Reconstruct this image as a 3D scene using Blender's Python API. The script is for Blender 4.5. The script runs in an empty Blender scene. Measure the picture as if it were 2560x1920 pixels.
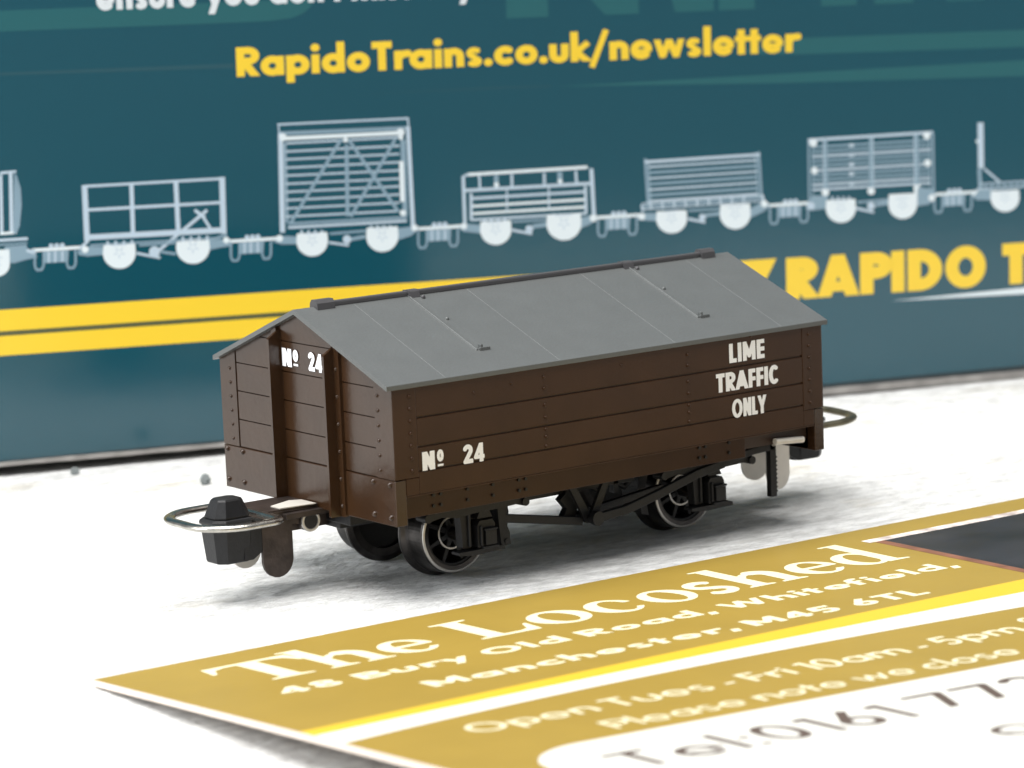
import bpy, math, random
import numpy as np
from mathutils import Vector, Matrix

# ---------------------------------------------------------------- camera, light, exposure
# one Blender unit is one centimetre: the wagon is a small model, 38 mm over the body
S = bpy.context.scene
S.unit_settings.system = 'METRIC'
S.unit_settings.scale_length = 0.01
random.seed(24)
RNG = np.random.RandomState(24)

cam_d = bpy.data.cameras.new('camera')
cam_d.sensor_width = 36.0
cam_d.lens = 113.14
cam_d.clip_start = 0.5
cam_d.clip_end = 2000.0
cam_d.dof.use_dof = True
cam_d.dof.focus_distance = 22.5
cam_d.dof.aperture_fstop = 0.76
cam = bpy.data.objects.new('camera', cam_d)
S.collection.objects.link(cam)
CR, CU, CF = (0.803892, -0.593367, -0.040901), (0.125482, 0.101979, 0.986841), (0.581388, 0.798446, -0.156437)
cam.matrix_world = Matrix(((CR[0], CU[0], -CF[0], -11.8178),
                           (CR[1], CU[1], -CF[1], -17.5999),
                           (CR[2], CU[2], -CF[2], 4.8741),
                           (0, 0, 0, 1)))
S.camera = cam

W = bpy.data.worlds.new('World')
S.world = W
W.use_nodes = True
W.node_tree.nodes['Background'].inputs[0].default_value = (0.93, 0.97, 1.0, 1)
W.node_tree.nodes['Background'].inputs[1].default_value = 0.34

def area_light(name, loc, target, sx, sy, power, col):
    d = bpy.data.lights.new(name, 'AREA')
    d.shape = 'RECTANGLE'; d.size = sx; d.size_y = sy
    d.energy = power; d.color = col
    o = bpy.data.objects.new(name, d)
    S.collection.objects.link(o)
    o.location = loc
    o.rotation_euler = (Vector(target) - Vector(loc)).to_track_quat('-Z', 'Y').to_euler()
    return o
area_light('ceiling_softbox', (-12, 0, 62), (1.9, 1.5, 0), 60, 60, 100000, (1.0, 0.985, 0.965))
area_light('window_light', (-62, 18, 30), (0, 1, 1), 46, 36, 46000, (0.94, 0.975, 1.0))

S.view_settings.view_transform = 'Standard'
S.view_settings.look = 'None'
S.view_settings.exposure = 0.0
S.view_settings.gamma = 1.0
S.view_settings.use_curve_mapping = False

# the printed row of wagons: (tint, outline in hundredths of a millimetre on the carton face)
PRINT={0:[(1,[-9520,2423,-9384,2428,-9385,2451,-9521,2445]),(1,[-9530,2420,-9546,1923,-9519,1922,-9503,2419]),(1,[-9447,2435,-9465,1919,-9434,1917,-9416,2434]),(2,[-9547,1913,-9405,1916,-9406,1938,-9547,1935]),(1,[-9608,1857,-9315,1857,-9315,1881,-9608,1880]),(0,[-9610,1823,-9322,1825,-9322,1839,-9610,1837]),(0,[-9413,2443,-9381,2402,-9353,2294,-9352,2157,-9378,1982,-9406,1920,-9434,1917,-9404,2433]),(0,[-9514,1814,-9328,1818,-9325,1778,-9261,1770,-9245,1705,-9334,1693,-9443,1668,-9477,1675,-9520,1697]),(1,[-9335,1761,-9258,1727,-9248,1752,-9324,1786]),(2,[-9475,1788,-9477,1676,-9478,1657,-9482,1639,-9489,1621,-9500,1605,-9513,1591,-9528,1580,-9545,1572,-9563,1566,-9583,1564,-9602,1565,-9621,1570,-9638,1577,-9654,1588,-9668,1601,-9680,1616,-9688,1633,-9694,1652,-9696,1671,-9695,1689,-9686,1790]),(1,[-9576,1663,-9553,1654,-9550,1663,-9573,1672]),(1,[-9592,1659,-9593,1635,-9584,1634,-9583,1659]),(1,[-9601,1673,-9624,1667,-9621,1658,-9598,1664]),(1,[-9590,1686,-9604,1706,-9611,1701,-9598,1681]),(1,[-9575,1679,-9560,1698,-9567,1704,-9582,1685]),(1,[-9639,1718,-9535,1720,-9535,1727,-9639,1725])],
1:[(1,[-8836,2294,-8837,1817,-8789,1816,-8789,2294]),(1,[-7647,2300,-7653,1812,-7602,1810,-7596,2298]),(1,[-8428,2292,-8434,1848,-8397,1847,-8392,2291]),(1,[-8046,2296,-8043,1859,-8003,1859,-8006,2296]),(1,[-8832,2272,-7600,2275,-7600,2297,-8833,2294]),(1,[-8807,2070,-7649,2069,-7649,2094,-8807,2095]),(1,[-8818,1826,-7623,1819,-7624,1867,-8819,1873]),(1,[-8198,1685,-7755,2012,-7772,2034,-8215,1707]),(1,[-7881,2019,-7795,1949,-7777,1970,-7863,2040]),(1,[-7814,1965,-7752,1857,-7731,1868,-7793,1977]),(1,[-8395,1679,-8191,1627,-8186,1648,-8390,1700]),(0,[-8369,1746,-8047,1749,-8048,1767,-8370,1765]),(0,[-8787,1772,-7662,1770,-7662,1786,-8787,1789]),(0,[-8184,1678,-8054,1650,-8049,1673,-8179,1701]),(1,[-8870,1752,-8798,1807,-8812,1826,-8884,1771]),(0,[-7761,1748,-7597,1789,-7603,1810,-7767,1770]),(1,[-8647,1807,-8648,1772,-8628,1771,-8627,1805]),(1,[-8577,1807,-8579,1768,-8559,1767,-8557,1806]),(1,[-8507,1803,-8509,1764,-8489,1763,-8487,1802]),(1,[-8437,1804,-8439,1760,-8419,1758,-8417,1803]),(1,[-7995,1808,-7997,1768,-7976,1767,-7975,1807]),(1,[-7924,1807,-7926,1764,-7906,1763,-7904,1805]),(1,[-7853,1806,-7855,1765,-7835,1763,-7833,1805]),(1,[-7783,1805,-7784,1760,-7764,1759,-7762,1804]),(0,[-8898,1738,-8847,1774,-8678,1764,-8682,1693,-8811,1688,-8890,1703]),(0,[-7764,1749,-7662,1768,-7562,1735,-7553,1705,-7665,1693,-7757,1679]),(1,[-8189,1690,-8194,1670,-8208,1654,-8228,1646,-8249,1647,-8268,1657,-8281,1675,-8285,1696,-8279,1716,-8265,1732,-8245,1740,-8224,1739,-8205,1728,-8192,1711]),(2,[-8803,1747,-8807,1734,-8816,1724,-8828,1720,-8841,1720,-8853,1727,-8860,1738,-8863,1750,-8859,1763,-8850,1773,-8838,1778,-8825,1777,-8813,1771,-8806,1760]),(2,[-7578,1753,-7581,1741,-7590,1732,-7601,1727,-7614,1728,-7625,1734,-7633,1744,-7635,1757,-7632,1768,-7623,1778,-7612,1782,-7599,1782,-7588,1776,-7580,1765]),(2,[-8402,1772,-8400,1709,-8401,1685,-8406,1661,-8415,1639,-8429,1618,-8445,1601,-8465,1586,-8487,1575,-8511,1568,-8536,1566,-8560,1567,-8585,1573,-8608,1583,-8628,1596,-8647,1613,-8662,1633,-8673,1654,-8680,1678,-8683,1702,-8681,1726,-8674,1775]),(1,[-8528,1692,-8498,1681,-8494,1692,-8524,1703]),(1,[-8548,1687,-8549,1656,-8537,1656,-8536,1686]),(1,[-8560,1705,-8590,1697,-8586,1685,-8556,1694]),(1,[-8546,1721,-8564,1747,-8574,1740,-8556,1714]),(1,[-8527,1713,-8508,1737,-8517,1744,-8536,1720]),(1,[-8609,1762,-8475,1765,-8475,1774,-8610,1771]),(2,[-7758,1766,-7754,1716,-7755,1691,-7760,1666,-7770,1643,-7784,1622,-7801,1604,-7822,1589,-7845,1578,-7869,1571,-7895,1568,-7921,1570,-7946,1575,-7970,1586,-7992,1600,-8011,1617,-8027,1637,-8039,1660,-8046,1684,-8049,1709,-8048,1734,-8041,1768]),(1,[-7887,1699,-7857,1687,-7853,1699,-7883,1710]),(1,[-7909,1693,-7910,1661,-7897,1661,-7896,1693]),(1,[-7921,1712,-7952,1703,-7948,1692,-7917,1700]),(1,[-7907,1729,-7925,1755,-7935,1749,-7917,1722]),(1,[-7886,1720,-7866,1745,-7876,1753,-7896,1728]),(1,[-7973,1771,-7832,1775,-7833,1784,-7973,1781])],
2:[(1,[-7116,2716,-5940,2714,-5940,2731,-7116,2733]),(1,[-7113,2724,-7108,2632,-7096,2633,-7101,2724]),(1,[-5955,2723,-5950,2634,-5936,2635,-5940,2723]),(0,[-7110,2633,-5943,2623,-5943,2654,-7110,2663]),(1,[-7114,2653,-7130,1792,-7085,1790,-7068,2652]),(1,[-5968,2651,-5951,1773,-5913,1773,-5931,2652]),(2,[-7069,2585,-5988,2582,-5988,2616,-7069,2619]),(0,[-7067,2556,-7075,1872,-7051,1872,-7044,2555]),(0,[-6022,2537,-6022,1870,-5977,1869,-5976,2536]),(1,[-7049,2551,-6029,2553,-6029,2569,-7050,2567]),(1,[-7052,2481,-6031,2479,-6031,2496,-7052,2497]),(1,[-7055,2413,-6034,2408,-6034,2424,-7055,2429]),(1,[-7057,2341,-6036,2337,-6036,2353,-7058,2357]),(1,[-7060,2273,-6038,2265,-6039,2281,-7060,2289]),(1,[-7063,2202,-6041,2194,-6041,2210,-7063,2218]),(1,[-7066,2132,-6043,2126,-6043,2142,-7066,2148]),(1,[-7068,2061,-6045,2055,-6046,2071,-7068,2077]),(1,[-7071,1990,-6048,1983,-6048,1999,-7071,2006]),(1,[-7074,1919,-6050,1911,-6050,1927,-7074,1935]),(0,[-6525,2520,-6538,1900,-6505,1899,-6492,2519]),(0,[-6566,2580,-7041,1882,-7017,1866,-6542,2564]),(0,[-6498,2553,-6074,1907,-6050,1921,-6474,2568]),(0,[-6079,2556,-6504,1901,-6480,1886,-6055,2541]),(2,[-6039,2353,-6041,1999,-6000,1997,-5999,2352]),(0,[-7055,1854,-5986,1848,-5987,1870,-7055,1876]),(1,[-7056,1820,-5987,1817,-5988,1840,-7056,1843]),(1,[-6701,1671,-6520,1635,-6517,1655,-6698,1691]),(0,[-6688,1746,-6357,1752,-6358,1772,-6688,1766]),(0,[-6497,1681,-6365,1698,-6371,1729,-6502,1712]),(1,[-6946,1805,-6947,1773,-6928,1772,-6927,1804]),(1,[-6322,1808,-6323,1779,-6304,1777,-6303,1807]),(1,[-6886,1801,-6887,1770,-6868,1768,-6867,1800]),(1,[-6264,1805,-6265,1775,-6246,1774,-6245,1804]),(1,[-6826,1798,-6827,1766,-6808,1765,-6807,1797]),(1,[-6207,1801,-6208,1772,-6188,1771,-6187,1800]),(1,[-6765,1794,-6767,1762,-6748,1761,-6746,1793]),(1,[-6149,1798,-6150,1769,-6131,1767,-6130,1797]),(2,[-6493,2561,-6496,2552,-6503,2544,-6512,2541,-6522,2541,-6531,2546,-6537,2554,-6538,2563,-6536,2572,-6529,2580,-6520,2583,-6510,2583,-6501,2578,-6495,2570]),(2,[-7039,2611,-7043,2597,-7053,2586,-7067,2580,-7082,2581,-7095,2588,-7104,2600,-7107,2614,-7103,2629,-7093,2640,-7079,2645,-7064,2645,-7051,2638,-7042,2626]),(2,[-5982,2601,-5986,2586,-5997,2574,-6012,2568,-6028,2569,-6042,2576,-6052,2589,-6055,2605,-6051,2620,-6041,2631,-6026,2638,-6009,2637,-5995,2629,-5985,2616]),(2,[-5992,1899,-5995,1888,-6003,1879,-6015,1874,-6027,1875,-6038,1881,-6046,1890,-6048,1902,-6045,1914,-6037,1923,-6026,1927,-6013,1927,-6002,1921,-5995,1911]),(2,[-5995,2557,-5997,2548,-6003,2542,-6012,2538,-6021,2539,-6029,2543,-6035,2550,-6037,2559,-6034,2568,-6028,2575,-6020,2578,-6010,2578,-6002,2573,-5997,2566]),(1,[-6496,1696,-6500,1680,-6511,1668,-6527,1662,-6544,1663,-6559,1671,-6569,1684,-6572,1700,-6568,1716,-6557,1729,-6541,1735,-6524,1734,-6509,1726,-6499,1712]),(0,[-7193,1716,-7119,1762,-6978,1750,-6989,1682,-7122,1689]),(0,[-6073,1768,-5901,1779,-5880,1749,-5948,1697,-6076,1663]),(2,[-7106,1740,-7110,1728,-7118,1718,-7131,1713,-7145,1713,-7157,1720,-7165,1731,-7168,1744,-7164,1757,-7155,1767,-7142,1772,-7129,1771,-7117,1765,-7108,1754]),(2,[-5889,1762,-5893,1750,-5901,1740,-5913,1735,-5927,1736,-5939,1742,-5947,1753,-5949,1765,-5946,1778,-5937,1787,-5925,1792,-5912,1791,-5900,1785,-5892,1775]),(2,[-6709,1773,-6706,1709,-6707,1685,-6712,1662,-6721,1640,-6734,1620,-6750,1603,-6770,1589,-6791,1578,-6815,1571,-6840,1569,-6864,1570,-6889,1576,-6911,1585,-6932,1599,-6951,1615,-6966,1634,-6977,1655,-6984,1678,-6988,1702,-6986,1725,-6980,1775]),(1,[-6833,1692,-6804,1682,-6800,1692,-6829,1703]),(1,[-6853,1687,-6854,1657,-6842,1657,-6841,1687]),(1,[-6865,1705,-6894,1697,-6891,1686,-6861,1694]),(1,[-6852,1720,-6869,1746,-6879,1739,-6861,1714]),(1,[-6832,1713,-6813,1736,-6822,1743,-6841,1720]),(1,[-6915,1761,-6781,1764,-6781,1773,-6915,1770]),(2,[-6072,1786,-6069,1713,-6070,1689,-6075,1665,-6084,1643,-6098,1622,-6115,1604,-6135,1590,-6157,1579,-6182,1572,-6207,1569,-6233,1571,-6258,1577,-6282,1586,-6303,1600,-6322,1617,-6338,1636,-6350,1658,-6357,1682,-6361,1706,-6360,1730,-6352,1788]),(1,[-6201,1696,-6170,1685,-6166,1696,-6197,1707]),(1,[-6222,1691,-6222,1660,-6210,1659,-6209,1691]),(1,[-6234,1709,-6264,1701,-6261,1689,-6230,1698]),(1,[-6220,1725,-6239,1751,-6248,1745,-6230,1719]),(1,[-6200,1717,-6180,1742,-6190,1749,-6209,1725]),(1,[-6286,1767,-6147,1770,-6147,1779,-6286,1776])],
3:[(2,[-5421,2189,-4299,2196,-4300,2224,-5422,2217]),(1,[-5474,2195,-5471,1771,-5441,1770,-5444,2194]),(1,[-4282,2196,-4268,1769,-4232,1768,-4246,2196]),(1,[-5451,2185,-5403,2196,-5408,2214,-5456,2203]),(1,[-5320,2187,-5318,2071,-5298,2071,-5300,2186]),(0,[-5175,2184,-5176,2087,-5135,2086,-5134,2183]),(1,[-5022,2184,-5023,2072,-4999,2071,-4998,2184]),(1,[-4720,2181,-4720,2080,-4696,2079,-4696,2180]),(0,[-4584,2184,-4585,2091,-4539,2090,-4538,2182]),(1,[-4424,2183,-4418,2071,-4394,2072,-4400,2183]),(1,[-5463,2051,-4259,2049,-4260,2078,-5463,2079]),(1,[-5379,1980,-4334,1982,-4335,2005,-5380,2003]),(2,[-5382,1911,-4333,1912,-4334,1935,-5382,1933]),(2,[-5389,1846,-4324,1846,-4325,1869,-5390,1868]),(1,[-5396,1793,-4320,1788,-4321,1809,-5396,1813]),(1,[-5404,2038,-5409,1799,-5384,1797,-5378,2037]),(1,[-5066,2046,-5071,1851,-5058,1850,-5052,2045]),(1,[-4675,2050,-4678,1855,-4664,1854,-4661,2049]),(1,[-4338,2042,-4337,1799,-4311,1798,-4312,2041]),(1,[-5026,1681,-4838,1635,-4833,1657,-5021,1703]),(0,[-5021,1756,-4686,1754,-4687,1771,-5022,1773]),(0,[-4826,1693,-4685,1703,-4690,1741,-4831,1731]),(1,[-5284,1812,-5285,1781,-5263,1780,-5262,1811]),(1,[-4636,1816,-4637,1785,-4615,1784,-4614,1815]),(1,[-5222,1808,-5222,1778,-5201,1777,-5200,1807]),(1,[-4573,1813,-4574,1782,-4552,1780,-4551,1811]),(1,[-5159,1805,-5160,1774,-5139,1773,-5138,1804]),(1,[-4510,1809,-4511,1778,-4489,1777,-4488,1808]),(1,[-5097,1801,-5098,1771,-5076,1769,-5075,1800]),(1,[-4447,1806,-4448,1775,-4426,1773,-4425,1804]),(0,[-5510,1738,-5451,1770,-5310,1754,-5320,1679,-5474,1705]),(0,[-4387,1761,-4250,1786,-4212,1751,-4285,1701,-4395,1663]),(2,[-5437,1749,-5441,1737,-5449,1727,-5461,1723,-5475,1723,-5486,1730,-5494,1740,-5497,1753,-5494,1765,-5485,1774,-5473,1779,-5460,1778,-5448,1772,-5440,1762]),(2,[-4221,1751,-4225,1737,-4235,1726,-4249,1720,-4264,1721,-4278,1729,-4288,1741,-4291,1755,-4287,1769,-4277,1780,-4263,1786,-4247,1785,-4233,1778,-4224,1766]),(2,[-5131,2098,-5134,2089,-5141,2081,-5150,2077,-5161,2078,-5170,2083,-5177,2091,-5179,2101,-5176,2111,-5169,2118,-5160,2122,-5149,2121,-5140,2116,-5134,2108]),(2,[-4540,2097,-4542,2089,-4548,2082,-4557,2078,-4567,2079,-4575,2083,-4581,2091,-4583,2100,-4581,2108,-4574,2115,-4566,2119,-4556,2118,-4547,2114,-4542,2106]),(1,[-4825,1688,-4829,1673,-4840,1661,-4855,1655,-4871,1656,-4885,1664,-4895,1677,-4898,1692,-4894,1707,-4884,1719,-4869,1725,-4853,1724,-4838,1716,-4828,1703]),(2,[-5031,1779,-5028,1709,-5029,1685,-5033,1662,-5043,1640,-5056,1620,-5073,1602,-5093,1588,-5115,1577,-5139,1570,-5165,1567,-5190,1569,-5215,1575,-5239,1584,-5261,1598,-5280,1614,-5295,1634,-5307,1655,-5315,1678,-5319,1702,-5317,1726,-5311,1781]),(1,[-5159,1693,-5129,1682,-5125,1693,-5155,1703]),(1,[-5180,1687,-5180,1657,-5168,1656,-5168,1687]),(1,[-5192,1705,-5222,1697,-5219,1686,-5188,1694]),(1,[-5179,1721,-5197,1747,-5207,1740,-5188,1715]),(1,[-5158,1713,-5139,1737,-5149,1744,-5168,1721]),(1,[-5244,1762,-5106,1765,-5106,1774,-5245,1771]),(2,[-4376,1804,-4372,1730,-4373,1703,-4378,1676,-4388,1652,-4403,1629,-4422,1610,-4445,1593,-4470,1581,-4497,1574,-4526,1571,-4555,1572,-4583,1579,-4610,1590,-4634,1605,-4656,1623,-4674,1645,-4687,1669,-4696,1695,-4700,1722,-4699,1748,-4692,1806]),(1,[-4520,1711,-4485,1699,-4481,1711,-4515,1723]),(1,[-4543,1705,-4544,1671,-4530,1670,-4530,1705]),(1,[-4557,1725,-4592,1716,-4588,1704,-4553,1713]),(1,[-4542,1743,-4563,1772,-4574,1765,-4553,1736]),(1,[-4519,1734,-4497,1761,-4508,1769,-4530,1742]),(1,[-4616,1789,-4460,1792,-4461,1802,-4617,1799])],
4:[(0,[-3765,2258,-3745,1842,-3721,1842,-3740,2259]),(0,[-3732,2247,-3714,1851,-3698,1851,-3716,2247]),(0,[-2668,2265,-2648,1833,-2623,1833,-2643,2265]),(0,[-2695,2256,-2679,1857,-2663,1856,-2679,2256]),(1,[-3753,2214,-2646,2224,-2647,2251,-3754,2241]),(1,[-3721,2172,-2670,2180,-2671,2197,-3721,2189]),(0,[-3722,2118,-2670,2126,-2672,2149,-3723,2141]),(1,[-3723,2070,-2671,2078,-2672,2095,-3724,2087]),(0,[-3724,2016,-2672,2024,-2673,2048,-3725,2039]),(1,[-3725,1968,-2673,1977,-2674,1994,-3726,1986]),(0,[-3726,1915,-2674,1923,-2675,1946,-3727,1938]),(1,[-3727,1867,-2675,1875,-2676,1892,-3728,1884]),(0,[-3794,1818,-2618,1836,-2620,1859,-3796,1840]),(1,[-3794,1850,-2618,1865,-2619,1876,-3795,1862]),(1,[-3795,1798,-2619,1810,-2620,1822,-3796,1810]),(1,[-3805,1845,-3795,1782,-3775,1784,-3785,1847]),(1,[-2638,1863,-2626,1789,-2601,1791,-2613,1866]),(1,[-3356,1684,-3189,1643,-3184,1666,-3351,1707]),(0,[-3351,1759,-3038,1758,-3039,1777,-3352,1778]),(0,[-3183,1702,-3026,1710,-3029,1741,-3187,1733]),(1,[-3715,1856,-3716,1798,-3698,1796,-3697,1855]),(1,[-3604,1857,-3605,1799,-3587,1798,-3586,1856]),(1,[-3493,1859,-3494,1801,-3476,1800,-3475,1858]),(1,[-3382,1861,-3383,1803,-3364,1801,-3363,1860]),(1,[-3270,1863,-3271,1804,-3252,1803,-3251,1862]),(1,[-3158,1864,-3159,1806,-3140,1805,-3139,1863]),(1,[-3046,1866,-3047,1808,-3028,1807,-3027,1865]),(1,[-2933,1868,-2934,1809,-2916,1808,-2915,1867]),(1,[-2820,1870,-2821,1811,-2803,1810,-2802,1869]),(0,[-3853,1724,-3796,1773,-3637,1764,-3654,1692,-3798,1706]),(0,[-2768,1746,-2620,1812,-2552,1766,-2621,1717,-2769,1662]),(2,[-3764,1740,-3767,1726,-3777,1716,-3790,1711,-3805,1712,-3818,1718,-3827,1730,-3830,1744,-3827,1757,-3817,1767,-3804,1773,-3789,1772,-3776,1765,-3767,1754]),(2,[-2575,1788,-2578,1774,-2588,1764,-2602,1759,-2617,1759,-2630,1766,-2640,1778,-2643,1792,-2639,1805,-2630,1816,-2616,1821,-2601,1820,-2587,1813,-2578,1802]),(1,[-3181,1700,-3184,1687,-3194,1676,-3208,1671,-3222,1672,-3236,1679,-3245,1690,-3248,1704,-3244,1718,-3235,1728,-3221,1733,-3206,1732,-3193,1726,-3184,1714]),(2,[-3367,1776,-3363,1715,-3363,1691,-3367,1668,-3377,1645,-3390,1625,-3407,1608,-3427,1593,-3450,1582,-3475,1575,-3501,1573,-3527,1574,-3553,1580,-3577,1590,-3600,1603,-3619,1620,-3636,1639,-3648,1661,-3656,1684,-3660,1708,-3659,1732,-3653,1779]),(1,[-3496,1699,-3465,1688,-3461,1699,-3492,1710]),(1,[-3518,1694,-3518,1663,-3505,1662,-3505,1693]),(1,[-3530,1711,-3561,1703,-3558,1692,-3526,1700]),(1,[-3517,1727,-3536,1753,-3546,1747,-3527,1721]),(1,[-3496,1720,-3476,1744,-3486,1751,-3506,1727]),(1,[-3584,1768,-3443,1772,-3443,1781,-3585,1777]),(2,[-2750,1801,-2747,1717,-2747,1693,-2751,1669,-2761,1647,-2774,1627,-2791,1609,-2811,1595,-2834,1584,-2859,1577,-2885,1574,-2912,1576,-2938,1582,-2962,1591,-2985,1605,-3004,1622,-3021,1641,-3033,1663,-3042,1686,-3046,1710,-3045,1734,-3038,1803]),(1,[-2881,1700,-2850,1689,-2846,1700,-2877,1711]),(1,[-2902,1695,-2903,1664,-2890,1664,-2890,1695]),(1,[-2915,1713,-2947,1705,-2943,1694,-2911,1702]),(1,[-2902,1729,-2921,1755,-2931,1748,-2912,1723]),(1,[-2881,1721,-2861,1745,-2871,1752,-2891,1728]),(1,[-2970,1770,-2827,1773,-2828,1782,-2970,1779])],
5:[(1,[-2171,2332,-922,2341,-924,2368,-2172,2359]),(0,[-2176,2337,-2176,1751,-2157,1750,-2157,2336]),(0,[-2136,2324,-2138,1829,-2126,1828,-2123,2324]),(0,[-936,2355,-929,1724,-906,1723,-913,2354]),(0,[-965,2298,-963,1849,-950,1849,-952,2298]),(0,[-2126,2269,-947,2274,-948,2295,-2127,2290]),(0,[-2127,2226,-947,2230,-948,2252,-2128,2247]),(1,[-2128,2183,-947,2186,-948,2208,-2129,2204]),(0,[-2128,2140,-948,2142,-949,2164,-2129,2161]),(0,[-2129,2096,-948,2099,-949,2120,-2130,2118]),(1,[-2129,2053,-948,2055,-949,2077,-2130,2074]),(0,[-2130,2010,-949,2011,-950,2033,-2131,2031]),(0,[-2131,1967,-949,1967,-950,1989,-2132,1988]),(1,[-2131,1923,-949,1924,-951,1945,-2132,1945]),(1,[-2132,1880,-950,1880,-951,1901,-2133,1901]),(0,[-2025,2345,-2022,1838,-1980,1836,-1983,2343]),(0,[-1568,2344,-1568,1855,-1523,1853,-1523,2342]),(0,[-1115,2346,-1112,1873,-1067,1871,-1070,2344]),(1,[-2023,2345,-2023,1838,-2016,1838,-2016,2345]),(1,[-1532,2342,-1529,1854,-1522,1853,-1525,2342]),(1,[-1118,2346,-1115,1874,-1107,1873,-1110,2346]),(1,[-1706,1687,-1527,1640,-1521,1662,-1700,1710]),(0,[-1690,1741,-1377,1750,-1379,1770,-1692,1761]),(0,[-1503,1700,-1369,1714,-1376,1753,-1510,1739]),(2,[-1123,1877,-1107,1684,-1043,1685,-1059,1879]),(1,[-1767,2293,-1765,2260,-1716,2261,-1718,2293]),(1,[-1768,2206,-1766,2173,-1717,2174,-1719,2207]),(1,[-1769,2120,-1767,2087,-1718,2087,-1720,2120]),(1,[-1770,2033,-1768,2000,-1719,2000,-1721,2033]),(1,[-1771,1946,-1769,1913,-1720,1913,-1722,1946]),(1,[-1949,1818,-1949,1786,-1928,1785,-1928,1817]),(1,[-1894,1815,-1894,1783,-1873,1782,-1872,1814]),(1,[-1838,1812,-1839,1780,-1818,1779,-1817,1811]),(1,[-1783,1809,-1783,1777,-1762,1776,-1762,1808]),(2,[-2082,2316,-2086,2301,-2097,2289,-2113,2283,-2130,2284,-2145,2292,-2156,2305,-2160,2320,-2155,2336,-2145,2348,-2129,2354,-2112,2353,-2096,2345,-2086,2332]),(2,[-2078,2063,-2082,2050,-2092,2039,-2106,2034,-2121,2035,-2134,2041,-2144,2053,-2147,2067,-2143,2080,-2134,2091,-2120,2096,-2105,2095,-2091,2089,-2082,2077]),(2,[-950,2327,-954,2313,-965,2301,-980,2295,-996,2296,-1011,2304,-1022,2316,-1025,2331,-1021,2345,-1011,2357,-996,2363,-979,2362,-964,2354,-954,2342]),(2,[-945,2073,-949,2059,-959,2049,-973,2043,-989,2044,-1003,2051,-1012,2063,-1016,2077,-1012,2090,-1002,2101,-988,2107,-972,2106,-958,2099,-949,2087]),(2,[-1514,1845,-1518,1831,-1528,1819,-1543,1814,-1560,1815,-1575,1822,-1585,1834,-1588,1849,-1584,1864,-1574,1875,-1559,1881,-1543,1880,-1528,1873,-1518,1860]),(2,[-1970,1856,-1974,1842,-1984,1831,-1999,1825,-2015,1826,-2030,1833,-2040,1846,-2043,1860,-2039,1875,-2029,1886,-2014,1892,-1998,1891,-1983,1884,-1973,1871]),(0,[-2209,1721,-2139,1839,-1978,1830,-1997,1710,-2141,1702]),(0,[-1085,1856,-921,1837,-905,1728,-981,1690,-1087,1685]),(1,[-2113,1742,-2117,1727,-2128,1715,-2143,1709,-2161,1710,-2176,1718,-2187,1731,-2190,1747,-2186,1762,-2175,1774,-2160,1780,-2142,1779,-2127,1771,-2116,1758]),(2,[-904,1750,-908,1736,-918,1725,-932,1720,-948,1721,-962,1728,-971,1740,-975,1754,-971,1768,-961,1778,-947,1784,-932,1783,-917,1776,-908,1764]),(1,[-1513,1709,-1517,1693,-1528,1681,-1544,1675,-1562,1676,-1577,1684,-1588,1697,-1592,1713,-1588,1729,-1577,1741,-1561,1747,-1543,1746,-1528,1738,-1517,1725]),(2,[-1711,1785,-1706,1713,-1706,1690,-1711,1666,-1720,1644,-1733,1625,-1750,1607,-1770,1593,-1793,1582,-1818,1575,-1844,1573,-1870,1574,-1896,1580,-1921,1590,-1943,1603,-1963,1619,-1980,1639,-1992,1660,-2001,1683,-2005,1706,-2004,1730,-1998,1787]),(1,[-1840,1697,-1809,1686,-1805,1697,-1837,1708]),(1,[-1862,1692,-1862,1662,-1849,1661,-1849,1691]),(1,[-1875,1709,-1906,1701,-1902,1690,-1871,1698]),(1,[-1861,1725,-1881,1751,-1891,1744,-1871,1719]),(1,[-1840,1718,-1821,1741,-1831,1749,-1850,1725]),(1,[-1929,1766,-1787,1769,-1788,1778,-1930,1775]),(2,[-1097,1805,-1093,1708,-1093,1685,-1097,1663,-1106,1642,-1119,1623,-1135,1606,-1154,1593,-1176,1582,-1200,1576,-1225,1573,-1251,1575,-1276,1580,-1299,1590,-1321,1602,-1340,1618,-1356,1636,-1368,1657,-1376,1679,-1380,1701,-1380,1724,-1374,1807]),(1,[-1222,1692,-1192,1682,-1188,1692,-1219,1703]),(1,[-1243,1687,-1242,1658,-1231,1658,-1231,1687]),(1,[-1255,1704,-1285,1697,-1281,1686,-1251,1694]),(1,[-1242,1719,-1261,1744,-1271,1738,-1252,1713]),(1,[-1222,1712,-1203,1735,-1213,1742,-1232,1719]),(1,[-1308,1758,-1171,1761,-1172,1770,-1309,1767])],
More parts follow.
